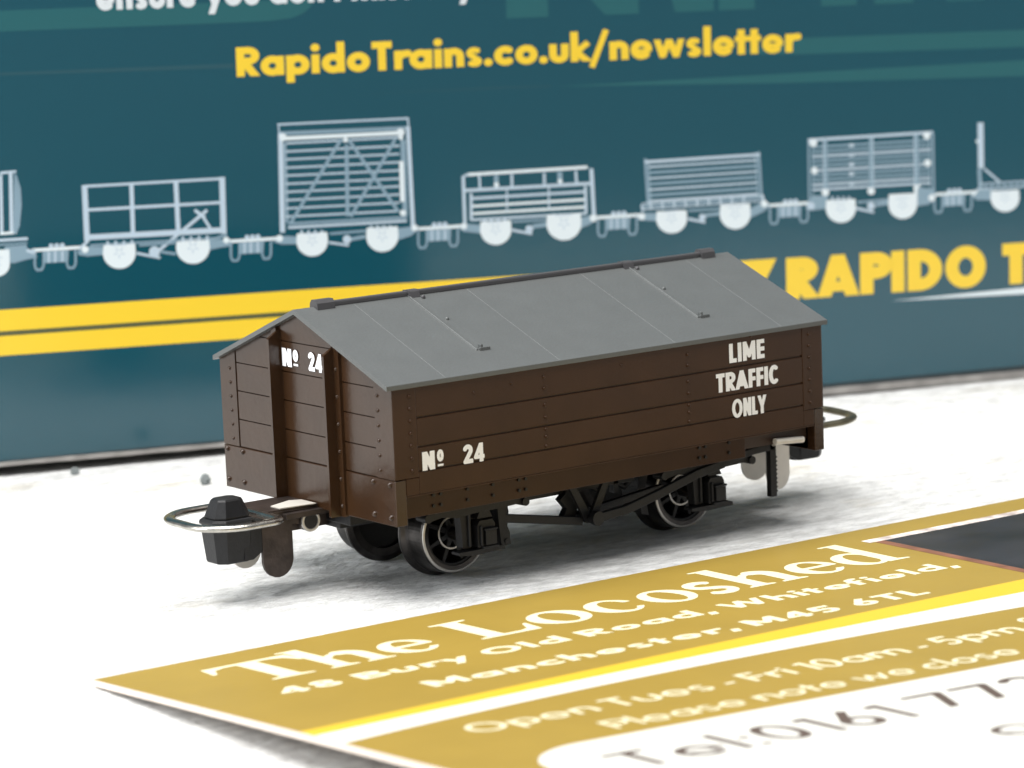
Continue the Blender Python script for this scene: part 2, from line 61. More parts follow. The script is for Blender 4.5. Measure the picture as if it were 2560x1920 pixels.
6:[(1,[-469,2423,-466,2000,-407,1997,-410,2421]),(1,[-411,1984,-254,1855,-240,1870,-396,1998]),(0,[-474,1994,-463,1800,-424,1800,-435,1994]),(1,[-485,1796,256,1797,255,1813,-486,1812]),(1,[-449,1847,256,1847,255,1861,-450,1861]),(2,[-487,2264,-487,2237,-459,2236,-459,2262]),(0,[-403,1862,-403,1803,-377,1802,-377,1861]),(0,[-338,1862,-338,1803,-312,1801,-312,1860]),(0,[-272,1862,-273,1802,-246,1801,-246,1860]),(0,[-207,1861,-207,1802,-181,1801,-181,1860]),(0,[-141,1861,-142,1802,-115,1800,-115,1860]),(0,[-76,1861,-76,1801,-49,1800,-49,1859]),(0,[-10,1861,-10,1801,16,1800,16,1859]),(0,[56,1860,56,1801,82,1799,82,1859]),(0,[122,1860,122,1800,148,1799,148,1859]),(0,[188,1860,188,1800,214,1799,214,1858]),(2,[-445,1757,-449,1741,-460,1729,-477,1723,-495,1724,-511,1732,-522,1745,-526,1761,-522,1777,-510,1789,-494,1795,-476,1794,-460,1786,-449,1773]),(0,[-521,1739,-450,1800,-319,1793,-331,1697,-486,1705]),(2,[-48,1780,-43,1716,-43,1693,-47,1670,-56,1649,-69,1629,-86,1612,-106,1598,-129,1588,-154,1581,-179,1578,-206,1580,-231,1585,-256,1595,-278,1608,-298,1624,-315,1643,-328,1664,-336,1686,-340,1709,-340,1732,-335,1782]),(1,[-177,1700,-145,1690,-142,1700,-173,1711]),(1,[-198,1695,-198,1665,-185,1665,-186,1695]),(1,[-211,1712,-242,1704,-238,1694,-207,1701]),(1,[-198,1728,-217,1753,-227,1746,-208,1722]),(1,[-177,1720,-157,1743,-168,1750,-187,1727]),(1,[-266,1767,-124,1771,-125,1779,-267,1776])],
10:[(2,[-9284,1754,-8862,1754,-8862,1782,-9285,1782]),(1,[-9100,1794,-9102,1785,-9108,1778,-9116,1775,-9126,1775,-9133,1780,-9139,1787,-9140,1796,-9138,1805,-9132,1812,-9124,1815,-9115,1815,-9107,1810,-9101,1803]),(1,[-9004,1794,-9007,1785,-9013,1778,-9021,1775,-9030,1776,-9038,1780,-9043,1787,-9045,1796,-9043,1805,-9037,1812,-9028,1815,-9019,1815,-9011,1810,-9006,1803]),(1,[-9052,1794,-9054,1785,-9060,1778,-9069,1775,-9078,1776,-9086,1780,-9091,1787,-9093,1796,-9090,1805,-9084,1812,-9076,1815,-9067,1815,-9059,1810,-9054,1803]),(0,[-9190,1751,-8972,1751,-8984,1653,-9181,1653]),(1,[-9151,1748,-9155,1653,-9140,1652,-9135,1747]),(1,[-9096,1748,-9101,1653,-9085,1652,-9080,1747]),(1,[-9035,1748,-9039,1653,-9024,1652,-9019,1747]),(0,[-9271,1748,-9277,1633,-9258,1632,-9252,1747]),(0,[-9196,1748,-9202,1633,-9183,1632,-9178,1747]),(0,[-9276,1628,-9261,1594,-9244,1602,-9259,1636]),(0,[-9201,1637,-9220,1603,-9203,1594,-9184,1628]),(0,[-9259,1589,-9204,1589,-9205,1608,-9259,1608]),(0,[-8999,1748,-9004,1633,-8986,1632,-8980,1747]),(0,[-8924,1748,-8929,1633,-8910,1632,-8905,1747]),(0,[-9003,1628,-8988,1594,-8971,1602,-8986,1636]),(0,[-8928,1637,-8947,1603,-8930,1594,-8911,1628]),(0,[-8986,1589,-8931,1589,-8932,1608,-8986,1608])],
11:[(2,[-7591,1728,-7161,1729,-7161,1757,-7591,1756]),(1,[-7403,1768,-7406,1760,-7412,1753,-7420,1749,-7429,1750,-7438,1754,-7443,1762,-7445,1771,-7442,1779,-7436,1786,-7428,1790,-7419,1789,-7410,1785,-7405,1777]),(1,[-7306,1769,-7308,1760,-7315,1753,-7323,1750,-7332,1750,-7340,1755,-7346,1762,-7348,1771,-7345,1780,-7339,1786,-7331,1790,-7321,1789,-7313,1785,-7308,1777]),(1,[-7355,1768,-7357,1760,-7363,1753,-7372,1750,-7381,1750,-7389,1755,-7395,1762,-7396,1771,-7394,1780,-7388,1786,-7379,1790,-7370,1789,-7362,1785,-7356,1777]),(0,[-7495,1725,-7273,1726,-7284,1627,-7485,1627]),(1,[-7455,1723,-7458,1628,-7443,1627,-7439,1722]),(1,[-7399,1723,-7403,1628,-7387,1627,-7383,1722]),(1,[-7337,1723,-7341,1628,-7325,1627,-7321,1722]),(0,[-7577,1723,-7582,1608,-7563,1606,-7558,1721]),(0,[-7501,1723,-7506,1608,-7487,1606,-7482,1722]),(0,[-7581,1603,-7565,1569,-7548,1577,-7564,1611]),(0,[-7505,1612,-7523,1578,-7507,1568,-7488,1602]),(0,[-7563,1564,-7508,1564,-7508,1582,-7564,1582]),(0,[-7300,1723,-7305,1608,-7286,1606,-7281,1722]),(0,[-7224,1723,-7228,1607,-7209,1606,-7204,1722]),(0,[-7304,1603,-7288,1569,-7270,1577,-7286,1611]),(0,[-7227,1612,-7246,1578,-7229,1568,-7210,1602]),(0,[-7286,1564,-7230,1564,-7231,1582,-7286,1582])],
12:[(2,[-5909,1738,-5467,1738,-5468,1767,-5910,1766]),(1,[-5717,1778,-5719,1769,-5725,1763,-5734,1759,-5743,1760,-5752,1764,-5758,1772,-5759,1781,-5757,1789,-5751,1796,-5742,1800,-5733,1799,-5724,1795,-5719,1787]),(1,[-5617,1778,-5619,1769,-5626,1763,-5634,1759,-5644,1760,-5652,1764,-5658,1772,-5660,1781,-5657,1790,-5651,1796,-5643,1800,-5633,1799,-5625,1795,-5619,1787]),(1,[-5667,1778,-5669,1769,-5675,1763,-5684,1759,-5694,1760,-5702,1764,-5708,1772,-5710,1781,-5707,1789,-5701,1796,-5692,1800,-5683,1799,-5674,1795,-5669,1787]),(0,[-5811,1735,-5583,1735,-5593,1636,-5800,1636]),(1,[-5769,1732,-5772,1636,-5756,1635,-5753,1731]),(1,[-5712,1732,-5715,1636,-5699,1635,-5696,1731]),(1,[-5648,1732,-5651,1636,-5635,1635,-5632,1731]),(0,[-5895,1732,-5899,1616,-5879,1615,-5876,1731]),(0,[-5817,1732,-5821,1616,-5801,1615,-5797,1731]),(0,[-5898,1612,-5881,1577,-5864,1585,-5880,1619]),(0,[-5820,1620,-5838,1586,-5821,1577,-5802,1611]),(0,[-5879,1572,-5822,1572,-5823,1591,-5880,1591]),(0,[-5610,1732,-5614,1616,-5594,1615,-5591,1731]),(0,[-5532,1732,-5535,1616,-5516,1615,-5512,1731]),(0,[-5613,1612,-5596,1577,-5579,1585,-5595,1619]),(0,[-5534,1620,-5553,1586,-5536,1576,-5517,1611]),(0,[-5594,1572,-5537,1572,-5538,1591,-5595,1591])],
13:[(2,[-4237,1741,-3789,1742,-3790,1770,-4239,1770]),(1,[-4043,1782,-4045,1773,-4051,1766,-4060,1763,-4070,1763,-4078,1768,-4084,1775,-4086,1784,-4084,1793,-4077,1800,-4069,1803,-4059,1803,-4050,1798,-4045,1791]),(1,[-3941,1782,-3944,1773,-3950,1766,-3959,1763,-3968,1764,-3977,1768,-3983,1775,-3985,1784,-3982,1793,-3976,1800,-3967,1803,-3958,1803,-3949,1798,-3943,1791]),(1,[-3992,1782,-3994,1773,-4001,1766,-4009,1763,-4019,1763,-4028,1768,-4033,1775,-4035,1784,-4033,1793,-4027,1800,-4018,1803,-4008,1803,-4000,1798,-3994,1791]),(0,[-4138,1739,-3906,1739,-3916,1640,-4125,1640]),(1,[-4095,1736,-4098,1640,-4081,1640,-4079,1735]),(1,[-4038,1736,-4040,1640,-4023,1640,-4021,1735]),(1,[-3973,1736,-3975,1640,-3958,1640,-3956,1735]),(0,[-4223,1736,-4226,1620,-4206,1619,-4203,1735]),(0,[-4144,1736,-4147,1620,-4127,1619,-4124,1735]),(0,[-4225,1616,-4208,1582,-4190,1589,-4207,1623]),(0,[-4146,1624,-4164,1590,-4147,1581,-4128,1615]),(0,[-4206,1576,-4148,1576,-4149,1595,-4206,1595]),(0,[-3934,1736,-3937,1620,-3917,1619,-3914,1735]),(0,[-3855,1736,-3857,1620,-3837,1619,-3835,1735]),(0,[-3936,1616,-3919,1582,-3901,1589,-3918,1623]),(0,[-3856,1624,-3875,1590,-3857,1581,-3838,1615]),(0,[-3916,1576,-3858,1576,-3859,1595,-3917,1595])],
14:[(2,[-2579,1757,-2124,1757,-2126,1786,-2580,1785]),(1,[-2382,1797,-2384,1788,-2390,1782,-2399,1778,-2409,1779,-2418,1783,-2424,1791,-2426,1799,-2423,1808,-2417,1815,-2408,1818,-2398,1818,-2390,1813,-2384,1806]),(1,[-2279,1797,-2281,1789,-2288,1782,-2296,1778,-2306,1779,-2315,1783,-2321,1791,-2323,1800,-2321,1808,-2314,1815,-2306,1819,-2296,1818,-2287,1814,-2281,1806]),(1,[-2330,1797,-2333,1788,-2339,1782,-2348,1778,-2358,1779,-2366,1783,-2372,1791,-2374,1800,-2372,1808,-2366,1815,-2357,1818,-2347,1818,-2338,1814,-2332,1806]),(0,[-2477,1754,-2243,1754,-2252,1656,-2464,1656]),(1,[-2435,1751,-2436,1656,-2419,1655,-2418,1750]),(1,[-2376,1751,-2378,1656,-2361,1655,-2359,1750]),(1,[-2310,1751,-2312,1656,-2295,1655,-2293,1750]),(0,[-2564,1751,-2566,1636,-2546,1635,-2544,1750]),(0,[-2484,1751,-2486,1636,-2466,1635,-2464,1750]),(0,[-2565,1632,-2547,1598,-2529,1605,-2547,1639]),(0,[-2485,1640,-2503,1606,-2485,1597,-2467,1631]),(0,[-2545,1592,-2487,1592,-2488,1611,-2546,1611]),(0,[-2271,1752,-2273,1636,-2253,1635,-2251,1750]),(0,[-2191,1752,-2192,1636,-2172,1635,-2170,1751]),(0,[-2272,1632,-2254,1598,-2236,1605,-2254,1639]),(0,[-2191,1640,-2210,1606,-2192,1597,-2173,1631]),(0,[-2252,1592,-2193,1592,-2194,1611,-2253,1611])],
15:[(2,[-938,1766,-478,1767,-480,1795,-940,1794]),(1,[-739,1806,-741,1797,-747,1791,-756,1787,-766,1788,-775,1792,-781,1799,-783,1808,-781,1817,-775,1824,-766,1827,-756,1827,-747,1822,-741,1815]),(1,[-635,1806,-637,1797,-643,1791,-652,1787,-662,1788,-671,1792,-677,1800,-679,1809,-677,1817,-671,1824,-662,1827,-652,1827,-643,1822,-637,1815]),(1,[-687,1806,-689,1797,-695,1791,-704,1787,-714,1788,-723,1792,-729,1800,-731,1808,-729,1817,-723,1824,-714,1827,-704,1827,-695,1822,-689,1815]),(0,[-835,1763,-598,1764,-606,1665,-821,1665]),(1,[-792,1760,-793,1666,-776,1665,-775,1759]),(1,[-733,1760,-733,1666,-716,1665,-716,1760]),(1,[-666,1761,-667,1666,-650,1665,-649,1760]),(0,[-923,1760,-924,1646,-904,1645,-903,1759]),(0,[-842,1760,-843,1646,-822,1645,-822,1759]),(0,[-923,1641,-905,1608,-887,1615,-905,1649]),(0,[-842,1650,-860,1616,-842,1607,-823,1641]),(0,[-903,1602,-843,1602,-844,1621,-904,1621]),(0,[-627,1761,-628,1646,-607,1645,-606,1760]),(0,[-545,1761,-546,1646,-525,1645,-524,1760]),(0,[-626,1641,-608,1608,-590,1615,-608,1649]),(0,[-545,1650,-563,1616,-545,1607,-526,1641]),(0,[-606,1602,-546,1602,-547,1621,-607,1621])]}

# ---------------------------------------------------------------- materials
def mat(name, col, rough=0.5, metal=0.0, bump=0.0, bscale=60.0, var=0.0, vscale=4.0, spec=0.5, coat=0.0, coat_rough=0.1):
    m = bpy.data.materials.new(name); m.use_nodes = True
    nt = m.node_tree; b = nt.nodes['Principled BSDF']
    b.inputs['Base Color'].default_value = (*col, 1)
    b.inputs['Roughness'].default_value = rough
    b.inputs['Metallic'].default_value = metal
    b.inputs['Specular IOR Level'].default_value = spec
    if coat:
        b.inputs['Coat Weight'].default_value = coat
        b.inputs['Coat Roughness'].default_value = coat_rough
    tc = nt.nodes.new('ShaderNodeTexCoord')
    if bump:
        n = nt.nodes.new('ShaderNodeTexNoise'); n.inputs['Scale'].default_value = bscale
        n.inputs['Detail'].default_value = 4
        nt.links.new(tc.outputs['Object'], n.inputs['Vector'])
        bp = nt.nodes.new('ShaderNodeBump'); bp.inputs['Strength'].default_value = bump
        bp.inputs['Distance'].default_value = 0.02
        nt.links.new(n.outputs['Fac'], bp.inputs['Height'])
        nt.links.new(bp.outputs['Normal'], b.inputs['Normal'])
    if var:
        n2 = nt.nodes.new('ShaderNodeTexNoise'); n2.inputs['Scale'].default_value = vscale
        n2.inputs['Detail'].default_value = 5
        nt.links.new(tc.outputs['Object'], n2.inputs['Vector'])
        r = nt.nodes.new('ShaderNodeValToRGB')
        r.color_ramp.elements[0].position = 0.3; r.color_ramp.elements[1].position = 0.7
        r.color_ramp.elements[0].color = (*[c * (1 - var) for c in col], 1)
        r.color_ramp.elements[1].color = (*[min(1, c * (1 + var)) for c in col], 1)
        nt.links.new(n2.outputs['Fac'], r.inputs['Fac'])
        nt.links.new(r.outputs['Color'], b.inputs['Base Color'])
    return m

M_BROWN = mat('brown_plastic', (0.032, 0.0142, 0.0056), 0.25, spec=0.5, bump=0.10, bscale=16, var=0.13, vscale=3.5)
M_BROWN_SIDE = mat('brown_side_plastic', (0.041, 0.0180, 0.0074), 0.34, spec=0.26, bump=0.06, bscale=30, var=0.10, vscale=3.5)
M_BROWN_DK = mat('brown_underside_plastic', (0.040, 0.022, 0.015), 0.5, bump=0.1, bscale=45)
M_ROOF = mat('grey_roof_plastic', (0.089, 0.094, 0.093), 0.38, bump=0.10, bscale=38, var=0.04, vscale=5)
M_RIDGE = mat('dark_ridge_plastic', (0.055, 0.053, 0.056), 0.42, bump=0.1, bscale=40)
M_BLACK = mat('black_plastic', (0.010, 0.010, 0.011), 0.45, spec=0.35, bump=0.12, bscale=50, var=0.15, vscale=12)
M_BOLT = mat('black_bolt_plastic', (0.008, 0.007, 0.007), 0.5)
M_STEEL = mat('blackened_wheel_steel', (0.075, 0.070, 0.068), 0.33, metal=1.0, bump=0.05, bscale=60, var=0.25, vscale=14)
M_RIM = mat('bright_rim_edge', (0.55, 0.53, 0.50), 0.35, metal=0.8)
M_OLD = mat('dull_brassy_steel', (0.17, 0.15, 0.10), 0.38, metal=0.9, var=0.3, vscale=9)
M_NICKEL = mat('nickel_coupling_steel', (0.47, 0.45, 0.41), 0.24, metal=1.0, bump=0.06, bscale=50, var=0.2, vscale=18)
M_BRONZE = mat('tarnished_coupling_steel', (0.050, 0.038, 0.033), 0.38, metal=0.55, bump=0.15, bscale=40, var=0.35, vscale=9)
M_TIN_GLINT = mat('pale_tin_and_glint', (0.66, 0.62, 0.56), 0.42, metal=0.25, var=0.05, vscale=9)  # pale metal; also stands in for bright reflections on the couplings
M_WPRINT = mat('white_wagon_print', (0.84, 0.85, 0.87), 0.45)
M_TEAL = mat('glossy_teal_card', (0.0042, 0.066, 0.095), 0.15, bump=0.05, bscale=5, spec=0.72)
M_TEAL_LT = mat('lighter_teal_print', (0.0080, 0.100, 0.115), 0.18, spec=1.0)
M_TEAL_MID = mat('faint_teal_print', (0.010, 0.072, 0.096), 0.18, spec=1.0)
M_YELLOW = mat('yellow_print', (0.86, 0.585, 0.040), 0.22)
M_PALEPRINT = mat('white_box_print', (0.66, 0.70, 0.72), 0.25)
M_ART = [mat('grey_wagon_print', (0.22, 0.325, 0.40), 0.3), mat('pale_wagon_print', (0.47, 0.57, 0.66), 0.3), mat('bright_wagon_print', (0.70, 0.77, 0.80), 0.3)]
M_OLIVE = mat('olive_gap_print', (0.085, 0.095, 0.045), 0.3)
M_GREYCARD = mat('grey_carton_edge', (0.27, 0.255, 0.24), 0.8, bump=0.4, bscale=14, var=0.25, vscale=5)
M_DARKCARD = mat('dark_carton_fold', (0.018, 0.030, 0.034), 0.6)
M_GOLD = mat('gold_card_print', (0.305, 0.205, 0.037), 0.38, var=0.05, vscale=1.6, bump=0.03, bscale=20)
M_CARDEDGE = mat('cream_card_stock', (0.72, 0.62, 0.54), 0.8, bump=0.2, bscale=50)
M_CREAM = mat('cream_lettering', (0.74, 0.69, 0.47), 0.4)
M_CARDYEL = mat('bright_yellow_band', (0.62, 0.415, 0.030), 0.4)
M_CARDWHITE = mat('card_white_panel', (0.70, 0.69, 0.64), 0.4)
M_GREYINK = mat('grey_brown_ink', (0.085, 0.058, 0.045), 0.5)
M_PHOTO = mat('dark_photo_print', (0.024, 0.023, 0.028), 0.30, spec=0.25, var=0.7, vscale=1.1)
M_PHOTOEDGE = mat('photo_border_print', (0.72, 0.60, 0.55), 0.4, var=0.5, vscale=7)
M_PHOTORED = mat('photo_rust_border', (0.20, 0.085, 0.05), 0.4, var=0.3, vscale=5)
M_CRUMB = mat('grey_crumb', (0.20, 0.22, 0.22), 0.8, bump=0.5, bscale=20, var=0.3, vscale=10)

# ---------------------------------------------------------------- helpers
def link(o): S.collection.objects.link(o); return o

def tag(o, label=None, cat=None, group=None, kind=None):
    if label: o['label'] = label
    if cat: o['category'] = cat
    if group: o['group'] = group
    if kind: o['kind'] = kind
    return o

def empty(name, loc=(0, 0, 0)):
    o = bpy.data.objects.new(name, None); o.location = loc; o.empty_display_size = 0.3
    return link(o)

class MB:
    """collects shapes and links them as one mesh object"""
    def __init__(self): self.v = []; self.f = []; self.m = []; self.sm = []
    def add(self, vs, fs, mi=0, smooth=False):
        b = len(self.v); self.v += [tuple(map(float, q)) for q in vs]
        self.f += [[b + i for i in q] for q in fs]; self.m += [mi] * len(fs); self.sm += [smooth] * len(fs)
    def box(self, x0, x1, y0, y1, z0, z1, mi=0):
        vs = [(x0, y0, z0), (x1, y0, z0), (x1, y1, z0), (x0, y1, z0), (x0, y0, z1), (x1, y0, z1), (x1, y1, z1), (x0, y1, z1)]
        self.add(vs, [(0, 3, 2, 1), (4, 5, 6, 7), (0, 1, 5, 4), (1, 2, 6, 5), (2, 3, 7, 6), (3, 0, 4, 7)], mi)
    def prism(self, pts, axis, a, b, mi=0, smooth=False):
        """pts: 2-D outline in the two other axes (in x,y,z order), extruded along axis from a to b"""
        def mk(q, t):
            c = list(q); c.insert(axis, t); return c
        n = len(pts); vs = [mk(q, a) for q in pts] + [mk(q, b) for q in pts]
        ar = sum(pts[i][0] * pts[(i + 1) % n][1] - pts[(i + 1) % n][0] * pts[i][1] for i in range(n))
        flip = (ar < 0) ^ (axis == 1) ^ (b < a)
        lo, hi = list(range(n))[::-1], list(range(n, 2 * n))
        side = [(i, (i + 1) % n, n + (i + 1) % n, n + i) for i in range(n)]
        if flip: lo, hi, side = lo[::-1], hi[::-1], [q[::-1] for q in side]
        self.add(vs, [lo, hi], mi); self.add(vs, side, mi, smooth)
    def cyl(self, c, r, axis, a, b, mi=0, n=20, r2=None):
        """round bar along an axis; c = centre in the two other axes"""
        r2 = r if r2 is None else r2
        def mk(u, v, t):
            q = [u, v]; q.insert(axis, t); return q
        vs = [mk(c[0] + r * math.cos(2 * math.pi * i / n), c[1] + r * math.sin(2 * math.pi * i / n), a) for i in range(n)]
        vs += [mk(c[0] + r2 * math.cos(2 * math.pi * i / n), c[1] + r2 * math.sin(2 * math.pi * i / n), b) for i in range(n)]
        flip = (axis == 1) ^ (b < a)
        lo, hi = list(range(n))[::-1], list(range(n, 2 * n)); side = [(i, (i + 1) % n, n + (i + 1) % n, n + i) for i in range(n)]
        if flip: lo, hi, side = lo[::-1], hi[::-1], [q[::-1] for q in side]
        self.add(vs, [lo, hi], mi); self.add(vs, side, mi, True)
    def lathe_y(self, cx, cz, prof, mi=0, n=48, closed=True):
        """profile of (radius, y) pairs turned about an axis along y"""
        k = len(prof); vs = []
        for i in range(n):
            t = 2 * math.pi * i / n
            for r, y in prof: vs.append((cx + r * math.cos(t), y, cz + r * math.sin(t)))
        fs = []
        for i in range(n):
            for j in range(k if closed else k - 1):
                a, b = i * k + j, i * k + (j + 1) % k; c, d = ((i + 1) % n) * k + (j + 1) % k, ((i + 1) % n) * k + j
                fs.append((a, b, c, d))
        self.add(vs, fs, mi, False)
    def dome(self, c, r, nrm, mi=0, h=0.6, n=10):
        """rivet head: a small dome standing on a surface with normal nrm"""
        nrm = Vector(nrm).normalized(); t = nrm.orthogonal().normalized(); b = nrm.cross(t); c = Vector(c)
        rings = [(1.0, -0.15), (0.92, 0.45), (0.55, 0.86)]; vs = []
        for rr, hh in rings:
            for i in range(n):
                a = 2 * math.pi * i / n
                vs.append(c + (t * math.cos(a) + b * math.sin(a)) * r * rr + nrm * r * h * hh)
        vs.append(c + nrm * r * h)
        fs = []
        for k in range(2):
            for i in range(n): fs.append((k * n + i, k * n + (i + 1) % n, (k + 1) * n + (i + 1) % n, (k + 1) * n + i))
        for i in range(n): fs.append((2 * n + i, 2 * n + (i + 1) % n, 3 * n))
        self.add(vs, fs, mi, True)
    def tube(self, pts, r, mi=0, n=10, closed=False, flat=1.0):
        pts = [Vector(q) for q in pts]; k = len(pts); vs = []
        up = Vector((0, 0, 1))
        for i, q in enumerate(pts):
            a = pts[(i - 1) % k] if (closed or i > 0) else q
            b = pts[(i + 1) % k] if (closed or i < k - 1) else q
            d = (b - a).normalized(); s = d.cross(up)
            s = s.normalized() if s.length > 1e-4 else Vector((1, 0, 0)); w = s.cross(d)
            for j in range(n):
                t = 2 * math.pi * j / n
                vs.append(q + s * r * math.cos(t) + w * r * flat * math.sin(t))
        fs = []
        for i in range(k if closed else k - 1):
            for j in range(n):
                a, b = i * n + j, i * n + (j + 1) % n; c, d = ((i + 1) % k) * n + (j + 1) % n, ((i + 1) % k) * n + j
                fs.append((a, d, c, b))
        self.add(vs, fs, mi, True)
        if not closed: self.add(vs, [list(range(n)), list(range((k - 1) * n, k * n))[::-1]], mi)
    def bar(self, a, b, hw, hh, mi=0):
        """rectangular bar from a to b lying in the x-z plane; hw = half width in y, hh = half height"""
        a, b = Vector(a), Vector(b); d = (b - a).normalized(); s = Vector((0, 1, 0)); w = d.cross(s).normalized()
        vs = []
        for q in (a, b):
            for p1, p2 in ((-1, -1), (1, -1), (1, 1), (-1, 1)): vs.append(q + s * hw * p1 + w * hh * p2)
        self.add(vs, [(0, 1, 2, 3), (7, 6, 5, 4), (0, 4, 5, 1), (1, 5, 6, 2), (2, 6, 7, 3), (3, 7, 4, 0)], mi)
    def build(self, name, mats, parent=None, bevel=0.0, segs=2):
        me = bpy.data.meshes.new(name); me.from_pydata(self.v, [], self.f)
        mats = mats if isinstance(mats, (list, tuple)) else [mats]
        for m in mats: me.materials.append(m)
        me.polygons.foreach_set('material_index', self.m); me.polygons.foreach_set('use_smooth', self.sm)
        me.update()
        o = bpy.data.objects.new(name, me); link(o)
        if parent: o.parent = parent
        if bevel:
            b = o.modifiers.new('bevel', 'BEVEL'); b.width = bevel; b.segments = segs; b.limit_method = 'ANGLE'; b.angle_limit = math.radians(58)
        return o

def flat_fill(loops, name, mats, parent, place, steps=None):
    """closed outlines (holes by even-odd) filled flat, then laid on a surface by place(u, v) -> point"""
    from mathutils.geometry import delaunay_2d_cdt
    def inside(p, lp):
        r_ = False; n = len(lp)
        for i in range(n):
            (ax, ay), (bx, by) = lp[i], lp[(i + 1) % n]
            if (ay > p[1]) != (by > p[1]) and p[0] < (bx - ax) * (p[1] - ay) / (by - ay) + ax: r_ = not r_
        return r_
    depth = [sum(inside(lp[0], o) for j, o in enumerate(loops) if j != i) for i, lp in enumerate(loops)]
    vs, fs = [], []
    for i, lp in enumerate(loops):
        if depth[i] % 2: continue
        grp = [lp] + [o for j, o in enumerate(loops) if depth[j] == depth[i] + 1 and inside(o[0], lp)]
        flat = [q for g in grp for q in g]
        idx, k0 = [], 0
        for g in grp: idx.append(list(range(k0, k0 + len(g)))); k0 += len(g)
        r_ = delaunay_2d_cdt([Vector(q) for q in flat], [], idx, 2, 1e-6)
        base = len(vs); vs += [tuple(q) for q in r_[0]]
        for t in r_[2]: fs.append([base + k for k in t])
    me = bpy.data.meshes.new(name); me.from_pydata([place(*q) for q in vs], [], fs); me.update()
    me.materials.append(mats)
    o = bpy.data.objects.new(name, me); link(o); o.parent = parent
    return o

# ---------------------------------------------------------------- drawn letters
# every glyph is a set of pen strokes; the union of the strokes is traced into outlines
def arc(cx, cy, rx, ry, a0, a1, n=18):
    return [(cx + rx * math.cos(math.radians(a0 + (a1 - a0) * i / n)), cy + ry * math.sin(math.radians(a0 + (a1 - a0) * i / n))) for i in range(n + 1)]

